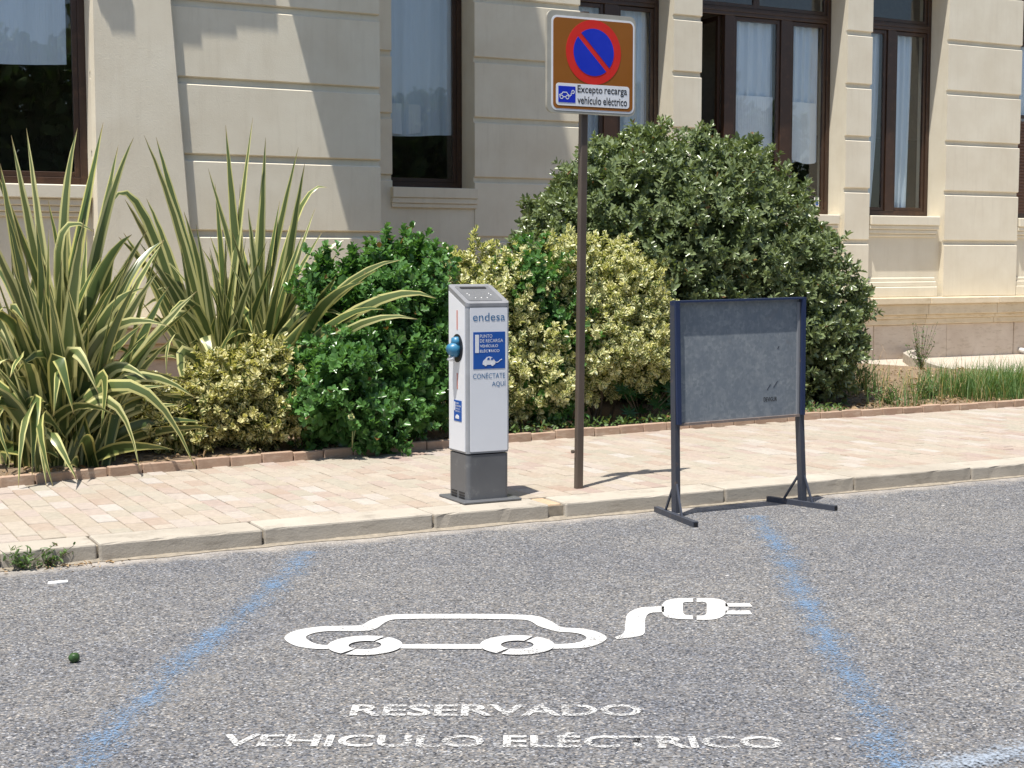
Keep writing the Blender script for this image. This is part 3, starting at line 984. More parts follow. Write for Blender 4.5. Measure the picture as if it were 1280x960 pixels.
# lettering on the road
RX = Vector((math.sin(TH), -math.cos(TH), 0))
RF = Vector((math.cos(TH), math.sin(TH), 0))
for s, p, w, ax_slope, h in (('RESERVADO', (436, 896), 1.035, 0.0, 0.135), ('VEHICULO EL\u00c9CTRICO', (272, 934), 1.87, -0.012, 0.155)):
    q = onz(*p)
    o = text_on('road_lettering', s, 'whiteworn', None, (q.x, q.y, 0.004), (RX + RF * ax_slope), RF, w, h, 0.022)
    tag(o, 'worn white road lettering reading ' + s, 'lettering')

# ------------------------------------------------------------------ charging post
cp = empty('charging_post', (4.09, 8.30, KH), 'white and grey electric charging post with blue stickers on the pavement', 'charging post')
cx0, cx1, cy0, cy1 = 3.945, 4.240, 8.165, 8.435
ZB, ZF, ZR = 0.405, 1.335, 1.448
bm = bmesh.new()
abox(bm, cx0 - 0.045, cx1 + 0.06, cy0 - 0.055, cy1 + 0.05, KH + 0.001, KH + 0.016, 0.004)
bmo('base_plate', bm, 'dgrey', cp)
extr_v = rrect(cx0 + 0.002, cx1 - 0.002, cy0 + 0.002, cy1 - 0.002, 0.028, 5)
def column(name, poly, z0, z1f, z1r, mat, parent):    # prism with a sloping top
    n = len(poly)
    ys = [p[1] for p in poly]
    y0, y1 = min(ys), max(ys)
    v = [(x, y, z0) for x, y in poly] + [(x, y, z1f + (z1r - z1f) * (y - y0) / (y1 - y0)) for x, y in poly]
    bm = bmesh.new()
    bv = [bm.verts.new(p) for p in v]
    bm.faces.new(bv[:n][::-1]); bm.faces.new(bv[n:])
    for i in range(n):
        bm.faces.new((bv[i], bv[(i + 1) % n], bv[(i + 1) % n + n], bv[i + n]))
    return bmo(name, bm, mat, parent)
base = column('base', extr_v, KH + 0.016, ZB - 0.008, ZB - 0.008, 'dgrey', cp)
column('body', rrect(cx0, cx1, cy0, cy1, 0.024, 5), ZB, ZF - 0.02, ZR - 0.02, 'alu', cp)
column('cap', rrect(cx0 - 0.003, cx1 + 0.003, cy0 - 0.003, cy1 + 0.003, 0.026, 5), ZF - 0.0195, ZF, ZR, 'capg', cp)
sl_ = (ZR - ZF) / (cy1 - cy0 + 0.006)
def top_sheet(name, x0, x1, y0, y1, lift, mat, parent, r=0.012):
    poly = rrect(x0, x1, y0, y1, r, 3)
    f = lambda y: ZF + sl_ * (y - cy0 + 0.003) + lift
    n = len(poly)
    v = [(x, y, f(y)) for x, y in poly] + [(x, y, f(y) - 0.004) for x, y in poly]
    bm = bmesh.new()
    bv = [bm.verts.new(p) for p in v]
    bm.faces.new(bv[:n]); bm.faces.new(bv[n:][::-1])
    for i in range(n):
        bm.faces.new((bv[i], bv[i + n], bv[(i + 1) % n + n], bv[(i + 1) % n]))
    return bmo(name, bm, mat, parent)
scr = top_sheet('screen', cx0 + 0.03, cx1 - 0.03, cy0 + 0.03, cy1 - 0.03, 0.003, 'screen', cp)
top_sheet('slot', cx0 + 0.055, cx1 - 0.06, cy1 - 0.075, cy1 - 0.05, 0.006, 'black', scr, 0.006)
for xx, yy in ((0.06, 0.12), (0.065, 0.10), (0.21, 0.12), (0.215, 0.10), (0.09, 0.06), (0.13, 0.06), (0.17, 0.06)):
    top_sheet('lamp', cx0 + xx, cx0 + xx + 0.006, cy0 + yy, cy0 + yy + 0.008, 0.006, 'paper', scr, 0.002)
# panels
fp = extr('front_panel', rrect(cx0 + 0.022, cx1 - 0.016, ZB + 0.012, ZF - 0.028, 0.006, 3), cy0 - 0.004, cy0 + 0.004, 'white', cp)
def side_panel(x, sgn):
    y0, y1 = cy0 + 0.02, cy1 - 0.02
    zt = lambda y: ZF - 0.03 + sl_ * (y - cy0)
    q = [(y0, ZB + 0.012), (y1, ZB + 0.012), (y1, zt(y1)), (y0, zt(y0))]
    v = [(x - 0.004, y, z) for y, z in q] + [(x + 0.004, y, z) for y, z in q]
    bm = bmesh.new()
    bv = [bm.verts.new(p) for p in v]
    for f in ((0, 1, 2, 3), (7, 6, 5, 4), (0, 4, 5, 1), (1, 5, 6, 2), (2, 6, 7, 3), (3, 7, 4, 0)):
        bm.faces.new([bv[i] for i in f])
    return bmo('side_panel', bm, 'white', cp)
sp = side_panel(cx0, -1)
side_panel(cx1, 1)
fy = cy0 - 0.0055
text_on('lettering', 'endesa', 'logo', fp, (cx0 + 0.040, fy, 1.226), XA, ZA, 0.222, 0.050)
st = extr('sticker', rrect(cx0 + 0.042, cx0 + 0.262, 0.930, 1.158, 0.002, 2), cy0 - 0.0055, cy0 - 0.004, 'sblue', cp)
boxo('sticker_bar', cx0 + 0.054, cx0 + 0.080, fy - 0.0015, fy - 0.0003, 1.030, 1.142, 'white', st)
for s, z, w, bo in (('PUNTO', 1.122, 0.085, 0.0), ('DE RECARGA', 1.093, 0.160, 0.0), ('VEH\u00cdCULO', 1.063, 0.125, 0.012), ('EL\u00c9CTRICO', 1.032, 0.135, 0.012)):
    text_on('lettering', s, 'white', st, (cx0 + 0.087, fy - 0.001, z), XA, ZA, w, 0.021, bo)
def icon(parent, ox, oz, s, Y, mat, ax=(1, 0)):       # little car with cable, as on the stickers
    P = lambda l: [(ox + x * s, oz + z * s) for x, z in l]
    body = P([(0, 0.06), (0.03, 0.02), (0.62, 0.02), (0.66, 0.08), (0.65, 0.17), (0.58, 0.26), (0.50, 0.36), (0.36, 0.40), (0.22, 0.37), (0.13, 0.27), (0.03, 0.20)])
    extr('car_icon', body, Y - 0.001, Y, mat, parent)
    for c in (0.15, 0.50):
        extr('wheel_icon', ring_pts(ox + c * s, oz + 0.03 * s, 0.07 * s, 16), Y - 0.0018, Y - 0.0011, mat, parent)
    pts = [(0.66, 0.14), (0.74, 0.12), (0.82, 0.15), (0.90, 0.22), (1.0, 0.26)]
    up = P([(x, z + 0.02) for x, z in pts]) + P([(x, z - 0.02) for x, z in pts[::-1]])
    extr('cable_icon', up, Y - 0.001, Y, mat, parent)
icon(st, cx0 + 0.105, 0.952, 0.135, fy - 0.0005, 'white')
for a, b in ((0.135, 0.155), (0.160, 0.18)):
    extr('icon_window', [(cx0 + a, 0.985), (cx0 + b, 0.985), (cx0 + b - 0.003, 0.999), (cx0 + a + 0.005, 0.998)], fy - 0.0024, fy - 0.0019, 'sblue', st)
text_on('lettering', 'CON\u00c9CTATE', 'logo', fp, (cx0 + 0.040, fy, 0.870), XA, ZA, 0.222, 0.040)
text_on('lettering', 'AQU\u00cd', 'logo', fp, (cx0 + 0.170, fy, 0.815), XA, ZA, 0.095, 0.042)
# left side: socket with blue plug, red print and a small sticker
sx_ = cx0 - 0.004
def side_poly(name, poly, x0, x1, mat, parent):       # outline in y,z on the side face
    n = len(poly)
    bm = bmesh.new()
    bv = [bm.verts.new((x0, y, z)) for y, z in poly] + [bm.verts.new((x1, y, z)) for y, z in poly]
    bm.faces.new(bv[:n]); bm.faces.new(bv[n:][::-1])
    for i in range(n):
        bm.faces.new((bv[i], bv[i + n], bv[(i + 1) % n + n], bv[(i + 1) % n]))
    return bmo(name, bm, mat, parent)
SCY, SCZ = cy0 + 0.125, 1.055
sock = side_poly('socket', [(SCY + 0.080 * math.cos(t), SCZ + 0.088 * math.sin(t)) for t in np.linspace(0, 2 * math.pi, 28, endpoint=False)], sx_ - 0.003, sx_ + 0.002, 'black', cp)
bm = bmesh.new()
tube(bm, [(sx_ - 0.002, SCY, SCZ - 0.01), (sx_ - 0.025, SCY, SCZ - 0.008), (sx_ - 0.05, SCY, SCZ - 0.014), (sx_ - 0.062, SCY, SCZ - 0.02)], [0.046, 0.048, 0.040, 0.028], 18)
tube(bm, [(sx_ - 0.004, SCY, SCZ + 0.02), (sx_ - 0.016, SCY, SCZ + 0.068)], [0.040, 0.024], 12)
bmo('plug', bm, 'cyan', cp, True)
bm = bmesh.new()
tube(bm, [(sx_ - 0.046, SCY, SCZ - 0.055), (sx_ - 0.03, SCY, SCZ - 0.075)], [0.03, 0.012], 12)
bmo('plug_collar', bm, 'signwhite', cp, True)
for z0, z1 in ((1.17, 1.29), (0.80, 0.90)):
    side_poly('red_print', [(SCY - 0.006, z0), (SCY + 0.008, z0), (SCY + 0.008, z1), (SCY - 0.006, z1)], sx_ - 0.002, sx_ + 0.001, 'pink', sp)
ss = side_poly('sticker', [(cy0 + 0.065, 0.60), (cy0 + 0.175, 0.60), (cy0 + 0.175, 0.73), (cy0 + 0.065, 0.73)], sx_ - 0.002, sx_ + 0.001, 'sblue', cp)
side_poly('sticker_bar', [(cy0 + 0.155, 0.665), (cy0 + 0.168, 0.665), (cy0 + 0.168, 0.72), (cy0 + 0.155, 0.72)], sx_ - 0.0035, sx_ - 0.0021, 'white', ss)
for i, (s, w) in enumerate((('PUNTO', 0.05), ('DE RECARGA', 0.08), ('VEH\u00cdCULO', 0.065), ('EL\u00c9CTRICO', 0.07))):
    text_on('lettering', s, 'white', ss, (sx_ - 0.003, cy0 + 0.151, 0.706 - i * 0.016), (0, -1, 0), ZA, w, 0.011, 0.01)
side_poly('car_icon', [(cy0 + 0.15, 0.615), (cy0 + 0.10, 0.615), (cy0 + 0.10, 0.628), (cy0 + 0.115, 0.64), (cy0 + 0.135, 0.64), (cy0 + 0.15, 0.628)], sx_ - 0.0035, sx_ - 0.0021, 'white', ss)
for yy in (0.04, 0.15):
    for zz in (0.118, 0.135, 0.152):
        side_poly('vent', [(cy0 + yy, zz), (cy0 + yy + 0.075, zz), (cy0 + yy + 0.075, zz + 0.008), (cy0 + yy, zz + 0.008)], cx0 - 0.001, cx0 + 0.004, 'black', base)

# ------------------------------------------------------------------ traffic sign
ts = empty('traffic_sign', (4.86, 8.36, KH), 'no parking sign on a brown pole, excepting electric vehicle charging', 'traffic sign')
SY = 8.32
bm = bmesh.new()
sec = rrect(-0.026, 0.026, -0.022, 0.022, 0.010, 3)
lo = [bm.verts.new((4.862 + x, 8.375 + y, KH - 0.02)) for x, y in sec]
hi = [bm.verts.new((4.895 + x, 8.375 + y, 3.19)) for x, y in sec]
n = len(sec)
bm.faces.new(lo[::-1]); bm.faces.new(hi)
for i in range(n):
    bm.faces.new((lo[i], lo[(i + 1) % n], hi[(i + 1) % n], hi[i]))
bmo('pole', bm, 'pole', ts)
pTL, pBR = ony(684, 10, SY), ony(794, 139, SY)
X0, X1, Z0, Z1 = pTL.x, pBR.x, 2.535, 3.175
pan = extr('panel', rrect(X0, X1, Z0, Z1, 0.045), SY, SY + 0.022, 'signback', ts)
bm = bmesh.new()
for z in (Z0 + 0.12, Z1 - 0.12):
    abox(bm, 4.80, 4.97, SY + 0.023, SY + 0.031, z - 0.02, z + 0.02)
bmo('bracket', bm, 'alu', ts)
bm = bmesh.new()
tube(bm, [(4.825, 8.375, 0.345), (4.81, 8.375, 0.345)], 0.012, 8)
bmo('bolt', bm, 'pole', ts)
wx, wz = X1 - X0, Z1 - Z0
lx = lambda t: X0 + wx * t
lz = lambda t: Z1 - wz * t
layer = lambda i: SY - 0.0016 * i
extr('border', rrect(lx(0.045), lx(0.985), lz(0.975), lz(0.045), 0.04), layer(1), layer(0), 'signwhite', pan)
extr('field', rrect(lx(0.065), lx(0.965), lz(0.955), lz(0.065), 0.03), layer(2), layer(1), 'signbrown', pan)
RC, RZ, RR = lx(0.515), lz(0.385), 0.205
extr('red_ring', ring_pts(RC, RZ, RR, 56), layer(3), layer(2), 'signred', pan)
for a0 in (-45, 135):                                 # blue halves either side of the red slash
    d = 6.5
    half = [(RC + 0.150 * math.cos(R(a)), RZ + 0.150 * math.sin(R(a))) for a in np.linspace(a0 + d, a0 + 180 - d, 30)]
    extr('blue_field', half, layer(4), layer(3), 'signblue', pan)
extr('plate', rrect(lx(0.095), lx(0.925), lz(0.925), lz(0.705), 0.02), layer(3), layer(2), 'signwhite', pan)
extr('pictogram', rrect(lx(0.120), lx(0.310), lz(0.895), lz(0.735), 0.002, 2), layer(4), layer(3), 'signblue', pan)
def line_icon(pts, w, Y, mat, parent, closed=False):
    P = [Vector(p) for p in pts]
    n = len(P)
    a_, b_ = [], []
    for i, p in enumerate(P):
        t = (P[(i + 1) % n if closed or i < n - 1 else i] - P[(i - 1) % n if closed or i > 0 else i]).normalized()
        s = Vector((-t.y, t.x)) * w / 2
        a_.append(p + s); b_.append(p - s)
    v = [(p.x, Y, p.y) for p in a_] + [(p.x, Y, p.y) for p in b_]
    return pyd('car_icon', v, [(i, (i + 1) % n, (i + 1) % n + n, i + n) for i in range(n if closed else n - 1)], mat, parent)
kx = lambda t: lx(0.120) + (lx(0.310) - lx(0.120)) * t
kz = lambda t: lz(0.895) + (lz(0.735) - lz(0.895)) * t
K = lambda l: [(kx(a), kz(b)) for a, b in l]
line_icon(K([(0.08, 0.34), (0.05, 0.45), (0.2, 0.52), (0.26, 0.62), (0.48, 0.62), (0.55, 0.50), (0.63, 0.44), (0.62, 0.34)]), 0.006, layer(4) - 0.001, 'signwhite', pan)
line_icon(K([(0.28, 0.34), (0.42, 0.34)]), 0.006, layer(4) - 0.001, 'signwhite', pan)
for c in (0.18, 0.52):
    line_icon([(kx(c) + 0.011 * math.cos(t), kz(0.32) + 0.011 * math.sin(t)) for t in np.linspace(0, 6.28, 16, endpoint=False)], 0.005, layer(4) - 0.001, 'signwhite', pan, True)
line_icon(K([(0.66, 0.38), (0.74, 0.46), (0.74, 0.58), (0.80, 0.62)]), 0.006, layer(4) - 0.001, 'signwhite', pan)
line_icon([(kx(0.85) + 0.009 * math.cos(t), kz(0.66) + 0.010 * math.sin(t)) for t in np.linspace(0, 6.28, 16, endpoint=False)], 0.006, layer(4) - 0.001, 'signwhite', pan, True)
for word, t0, t1, zz, hh in (('Excepto', 0.0, 0.50, 0.812, 0.060), ('recarga', 0.54, 1.0, 0.812, 0.0476), ('veh\u00edculo', 0.0, 0.475, 0.902, 0.050), ('el\u00e9ctrico', 0.515, 1.0, 0.902, 0.050)):
    text_on('lettering', word, 'black', pan, (lx(0.333 + 0.565 * t0), layer(3) - 0.0012, lz(zz)), XA, ZA, wx * 0.565 * (t1 - t0), hh, 0.010)

# ------------------------------------------------------------------ grey board on a stand
bd = empty('board_stand', (5.6, 7.65, 0), 'blank grey sheet metal board on a dark steel stand in the road', 'board')
BY = 7.625
L0, L1 = 5.085, 6.075
def leg_pts(side):
    return [(L0 + 0.045, 0.03), (L0 + 0.018, 1.345)] if side == 0 else [(L1 + 0.045, 0.03), (L1 + 0.012, 0.56), (L1 + 0.004, 1.355)]
for side in (0, 1):
    P = leg_pts(side)
    bm = bmesh.new()
    for (xa, za), (xb, zb2) in zip(P[:-1], P[1:]):
        beam(bm, (xa, BY, za), (xb, BY, zb2), 0.034, 0.05, (1, 0, 0))
    bmo('leg', bm, 'steel', bd)
    xf = P[0][0]
    bm = bmesh.new()
    if side == 0:
        a, b = Vector((5.135, 7.855, 0.017)), Vector((5.04, 7.28, 0.017))
    else:
        a, b = Vector((6.02, 7.86, 0.017)), Vector((6.17, 7.35, 0.017))
    xm = (a + b) / 2
    beam(bm, a, b, 0.034, 0.034, (1, 0, 0))
    foot = bmo('foot', bm, 'steel', bd)
    boxo('end_hole', b.x - 0.011, b.x + 0.011, b.y - 0.004, b.y + 0.001, 0.006, 0.028, 'black', foot)
    for s in (0.24, 0.66):
        q = a.lerp(b, s)
        bm = bmesh.new()
        beam(bm, (q.x, q.y, 0.03), (P[0][0] - 0.005, BY, 0.24), 0.012, 0.012, (1, 0, 0))
        bmo('brace', bm, 'steel', bd)
zl0, zl1, zr0, zr1 = 0.585, 1.338, 0.600, 1.350
bm = bmesh.new()
q = [(L0 + 0.04, zl0), (L1 - 0.01, zr0), (L1 - 0.01, zr1), (L0 + 0.04, zl1)]
v = [bm.verts.new((x, BY - 0.004, z)) for x, z in q] + [bm.verts.new((x, BY + 0.0, z)) for x, z in q]
for f in ((0, 1, 2, 3), (7, 6, 5, 4), (0, 4, 5, 1), (1, 5, 6, 2), (2, 6, 7, 3), (3, 7, 4, 0)):
    bm.faces.new([v[i] for i in f])
panel = bmo('panel', bm, 'board', bd)
bm = bmesh.new()
beam(bm, (L0, BY - 0.012, zl1 + 0.006), (L1 + 0.02, BY - 0.012, zr1 + 0.006), 0.055, 0.012, (0, 1, 0))
bmo('top_rail', bm, 'navy', bd)
bm = bmesh.new()
beam(bm, (L0 + 0.03, BY - 0.008, zl0 - 0.004), (L1, BY - 0.008, zr0 - 0.004), 0.028, 0.016, (0, 1, 0))
bmo('bottom_rail', bm, 'rail', bd)
bm = bmesh.new()
beam(bm, (L0 + 0.038, BY - 0.012, zl0), (L0 + 0.016, BY - 0.012, zl1), 0.03, 0.062, (1, 0, 0))
bmo('side_rail', bm, 'navy', bd)
bm = bmesh.new()
beam(bm, (L1 + 0.008, BY - 0.012, zr0), (L1 + 0.002, BY - 0.012, zr1), 0.026, 0.062, (1, 0, 0))
bmo('side_rail', bm, 'navy', bd)
bm = bmesh.new()
beam(bm, (L1 - 0.016, BY - 0.010, zr0), (L1 - 0.020, BY - 0.010, zr1 - 0.02), 0.016, 0.012, (1, 0, 0))
bmo('edge_strip', bm, 'alu', bd)
p0 = ony(954, 502, BY)
text_on('lettering', 'DEVIGUR', 'black', panel, (p0.x, BY - 0.0055, p0.z), XA, ZA, 0.105, 0.028, 0.01)
for u, vv, du in ((958, 487, 6), (966, 484, 7), (971, 436, 3)):
    p = ony(u, vv, BY)
    d = du / 190.0
    extr('scuff', [(p.x, p.z), (p.x + 0.006, p.z), (p.x + d, p.z + d * 1.1), (p.x + d - 0.008, p.z + d * 1.0)], BY - 0.0056, BY - 0.0045, 'steel', panel)

# ------------------------------------------------------------------ plants
def leaf_mesh(name, base, dirs, up, L, Wd, tint, mat, parent, fold=0.25, droop=0.0):
    """Many small folded leaves in one mesh. base, dirs, up: (n,3)."""
    n = len(base)
    d = dirs / np.linalg.norm(dirs, axis=1, keepdims=True)
    s = np.cross(d, up)
    s /= np.linalg.norm(s, axis=1, keepdims=True) + 1e-9
    nn = np.cross(s, d)
    L, Wd = L[:, None], Wd[:, None]
    pts = np.empty((n, 6, 3))
    pts[:, 0] = base
    pts[:, 1] = base + d * L * 0.32 + s * Wd * 0.45 + nn * Wd * fold
    pts[:, 2] = base + d * L * 0.74 + s * Wd * 0.40 + nn * (Wd * fold - L * droop * 0.5)
    pts[:, 3] = base + d * L - nn * L * droop
    pts[:, 4] = base + d * L * 0.74 - s * Wd * 0.40 + nn * (Wd * fold - L * droop * 0.5)
    pts[:, 5] = base + d * L * 0.32 - s * Wd * 0.45 + nn * Wd * fold
    me = bpy.data.meshes.new(name)
    me.vertices.add(n * 6)
    me.vertices.foreach_set('co', pts.ravel())
    idx = (np.arange(n)[:, None] * 6 + np.array([0, 1, 2, 3, 0, 3, 4, 5])).ravel().astype(np.int32)
    me.loops.add(n * 8)
    me.loops.foreach_set('vertex_index', idx)
    me.polygons.add(n * 2)
    me.polygons.foreach_set('loop_start', np.arange(n * 2, dtype=np.int32) * 4)
    me.polygons.foreach_set('loop_total', np.full(n * 2, 4, dtype=np.int32))
    uvl = me.uv_layers.new(name='UVMap')
    uv = np.tile(np.array([0, 0, 1, .3, 1, .7, 0, 1, 0, 0, 0, 1, 1, .7, 1, .3], dtype=np.float32), n)
    uvl.data.foreach_set('uv', uv)
    at = me.attributes.new('tint', 'FLOAT', 'POINT')
    at.data.foreach_set('value', np.repeat(tint, 6).astype(np.float32))
    me.update(calc_edges=True)
    return mesh_obj(name, me, mat, parent)

def unit(a):
    return a / (np.linalg.norm(a, axis=1, keepdims=True) + 1e-9)
def sample_shoots(ells, n, rs, depth=0.16, lump=0.10, zmin=0.14, inner=0.15, freq=3.2):
    """Points and outward directions spread through the outer shell of a union of ellipsoids."""
    C = np.array([e[0] for e in ells], float)
    A = np.array([e[1] for e in ells], float)
    area = (A[:, 0] * A[:, 1] + A[:, 0] * A[:, 2] + A[:, 1] * A[:, 2])
    P, Nn = [], []
    ph = rs.uniform(0, 6, 6)
    while sum(len(p) for p in P) < n:
        k = rs.choice(len(ells), size=n, p=area / area.sum())
        v = unit(rs.normal(size=(n, 3)))
        r = 1 - np.abs(rs.normal(size=n)) * depth
        deep = rs.uniform(size=n) < inner
        r[deep] = rs.uniform(0.45, 0.9, deep.sum())
        nrm = unit(v / A[k])
        p0 = C[k] + v * A[k]
        wob = np.sin(p0[:, 0] * freq * 2 + ph[0]) * np.sin(p0[:, 2] * freq * 2.3 + ph[1]) + 0.7 * np.sin(p0[:, 1] * freq * 3 + ph[2] + p0[:, 0] * 4) * np.sin(p0[:, 2] * freq * 4 + ph[3])
        p = C[k] + v * A[k] * (r + lump * wob)[:, None]
        q = np.min(np.linalg.norm((p[:, None] - C[None]) / A[None], axis=2) + 1e3 * (np.arange(len(ells))[None] == k[:, None]), axis=1)
        ok = (p[:, 2] > zmin) & (q > 0.78)
        P.append(p[ok]); Nn.append(nrm[ok])
    return np.concatenate(P)[:n], np.concatenate(Nn)[:n]

def shrub(name, label, ells, n, mat, seed, L=0.045, Wd=0.026, pairs=6, shoot=0.12, upk=0.7, group=None, cat='shrub', depth=0.16, lump=0.10, inner=0.2, spread=0.9, stems=7, zmin=0.14, extra=None, clump=7):
    rs = np.random.RandomState(seed)
    c = np.mean([e[0] for e in ells], axis=0)
    root = empty(name, (c[0], c[1], bed_z(c[0], c[1])), label, cat, group)
    nc = max(20, n // clump)
    Pc, Nc = sample_shoots(ells, nc, rs, depth, lump, zmin + 0.03, inner)
    pick = rs.randint(0, nc, n)
    off = rs.normal(size=(n, 3))
    P = Pc[pick] + off * (shoot * 0.62)
    P[:, 2] = np.maximum(P[:, 2], zmin)
    Nn = unit(Nc[pick] + off * 0.35)
    if extra is not None:                             # long upright tips standing out of the outline
        eP, eD, eL = extra(rs)
    ax = unit(Nn * 0.75 + np.array([0, 0, upk]) + rs.normal(size=P.shape) * 0.35)
    ln = shoot * rs.uniform(0.6, 1.35, len(P))
    np_ = np.full(len(P), pairs)
    if extra is not None:
        P = np.concatenate([P, eP]); ax = np.concatenate([ax, eD]); ln = np.concatenate([ln, eL])
    tint_s = np.clip(rs.normal(0.42, 0.22, len(P)), 0, 0.95)
    B, D, U, LL, WW, T = [], [], [], [], [], []
    a0 = unit(np.cross(ax, rs.normal(size=ax.shape)))
    b0 = np.cross(ax, a0)
    m = pairs * 2 + 1
    for j in range(m):
        t = j / (m - 1)
        ang = (j // 2) * 1.5708 + (j % 2) * math.pi + rs.normal(size=len(P)) * 0.25 + t * 0.7
        rad = a0 * np.cos(ang)[:, None] + b0 * np.sin(ang)[:, None]
        inc = spread * (1.15 - 0.75 * t) + rs.normal(size=len(P)) * 0.15
        d = ax * np.cos(inc)[:, None] + rad * np.sin(inc)[:, None]
        B.append(P + ax * (ln * (0.1 + 0.9 * t))[:, None])
        D.append(d); U.append(ax + rs.normal(size=ax.shape) * 0.2)
        f = (0.75 + 0.4 * math.sin(t * 2.6)) * rs.uniform(0.75, 1.25, len(P))
        LL.append(L * f); WW.append(Wd * f)
        T.append(np.clip(tint_s + 0.16 * t + rs.normal(size=len(P)) * 0.08, 0, 0.95) + (rs.uniform(size=len(P)) < 0.006) * 1.0)
    leaf_mesh('foliage', np.concatenate(B), np.concatenate(D), np.concatenate(U), np.concatenate(LL), np.concatenate(WW), np.clip(np.concatenate(T), 0, 1), mat, root, 0.22, 0.06)
    ni = n * 3                                        # older leaves deep inside close the view through the shrub
    Pi, Ni = sample_shoots([(e[0], tuple(0.72 * q for q in e[1])) for e in ells], ni, rs, 0.22, 0.03, zmin, 0.5)
    leaf_mesh('inner_foliage', Pi, unit(Ni + rs.normal(size=Pi.shape) * 0.9), unit(rs.normal(size=Pi.shape)), np.full(ni, L * 2.1), np.full(ni, Wd * 2.6), np.clip(rs.normal(0.3, 0.2, ni), 0, 0.95), mat, root, 0.2, 0.1)
    rr = random.Random(seed)
    bm = bmesh.new()
    for i in range(stems):
        e = rr.choice(ells)
        b = Vector((c[0] + rr.uniform(-0.25, 0.25), c[1] + rr.uniform(-0.2, 0.2), 0.08))
        t = Vector(e[0]) + Vector((rr.uniform(-0.5, 0.5) * e[1][0], rr.uniform(-0.5, 0.5) * e[1][1], rr.uniform(0, 0.6) * e[1][2]))
        mid = b.lerp(t, 0.5) + Vector((rr.uniform(-0.1, 0.1), rr.uniform(-0.1, 0.1), 0.05))
        tube(bm, [b, mid, t], [0.018, 0.012, 0.005], 6)
    bmo('stem', bm, 'bark', root)
    return root

shrub('shrub', 'low golden variegated shrub under the second flax clump', [((2.95, 11.1, 0.36), (0.50, 0.36, 0.30)), ((3.40, 11.08, 0.48), (0.40, 0.36, 0.38)), ((3.62, 11.02, 0.62), (0.22, 0.28, 0.30))], 1000, 'euog', 21, 0.044, 0.031, 5, 0.07, 0.5, 'variegated shrubs', depth=0.10, lump=0.10, spread=1.35)
def spikes(pts):
    def f(rs):
        P, D, Ls = [], [], []
        for (x, y, z, h) in pts:
            k = 7
            for i in range(k):
                P.append((x + rs.normal() * 0.05 * (1 - i / k), y + rs.normal() * 0.05 * (1 - i / k), z + h * i / k))
                D.append(unit(np.array([[rs.normal() * 0.25, rs.normal() * 0.25, 1.0]]))[0])
                Ls.append(h * 0.45)
        return np.array(P), np.array(D), np.array(Ls)
    return f
def on_plane(l, Y):
    out = []
    for u, v, h in l:
        p = ony(u, v, Y)
        out.append((p.x, p.y, p.z - h, h * 0.85))
    return out
shrub('shrub', 'glossy plain green shrub spilling over the edging beside the charging post', [((4.15, 10.78, 0.50), (0.42, 0.42, 0.42)), ((4.65, 10.95, 0.55), (0.50, 0.40, 0.48)), ((4.95, 11.15, 0.85), (0.42, 0.40, 0.62)), ((4.45, 11.25, 1.05), (0.52, 0.42, 0.52)), ((4.85, 11.35, 1.30), (0.45, 0.40, 0.36))],
      2400, 'euo', 22, 0.052, 0.038, 5, 0.10, 0.7, depth=0.15, lump=0.20, spread=1.25, clump=11, extra=spikes(on_plane([(482, 286, 0.25), (405, 308, 0.2), (440, 312, 0.2), (527, 300, 0.25), (458, 318, 0.2), (390, 340, 0.2)], 11.3)))
shrub('shrub', 'cream variegated shrub with pointed tips behind the charging post', [((5.35, 11.55, 1.15), (0.45, 0.36, 0.48)), ((5.75, 11.55, 1.2), (0.42, 0.36, 0.50)), ((5.65, 11.3, 0.62), (0.50, 0.36, 0.46))],
      1400, 'euov', 23, 0.045, 0.032, 5, 0.08, 0.7, 'variegated shrubs', lump=0.14, spread=1.3, extra=spikes(on_plane([(588, 290, 0.3), (526, 304, 0.25), (562, 316, 0.2), (612, 318, 0.2), (600, 300, 0.25)], 11.55)))
shrub('shrub', 'plain green shrub wedged between two cream variegated shrubs', [((6.18, 11.62, 1.25), (0.30, 0.34, 0.50)), ((6.35, 11.45, 0.9), (0.26, 0.3, 0.45)), ((6.25, 11.4, 0.42), (0.28, 0.25, 0.28))],
      850, 'euo', 24, 0.050, 0.036, 5, 0.10, 0.7, lump=0.14, spread=1.25, extra=spikes(on_plane([(655, 300, 0.2), (680, 297, 0.2)], 11.6)))
shrub('shrub', 'broad cream variegated shrub standing behind the sign pole', [((6.62, 11.62, 1.30), (0.42, 0.40, 0.46)), ((7.15, 11.7, 1.15), (0.55, 0.42, 0.58)), ((6.75, 11.4, 0.78), (0.52, 0.38, 0.40)), ((7.35, 11.55, 0.85), (0.42, 0.38, 0.44)), ((6.15, 11.35, 0.65), (0.30, 0.32, 0.42))],
      2900, 'euov', 25, 0.045, 0.032, 5, 0.08, 0.6, 'variegated shrubs', lump=0.14, spread=1.3)
# the large clipped dome
shrub('rounded_shrub', 'large dome shaped evergreen shrub with small leathery leaves', [((8.55, 12.75, 1.45), (1.62, 1.25, 1.42)), ((9.45, 12.45, 1.0), (0.98, 0.95, 0.98)), ((8.0, 12.6, 1.5), (1.2, 1.1, 1.2)), ((9.2, 12.2, 0.7), (1.1, 0.75, 0.66))],
      8600, 'dome', 26, 0.064, 0.031, 4, 0.085, 0.45, None, 'shrub', depth=0.06, lump=0.038, inner=0.08, spread=1.25, stems=12, clump=6)

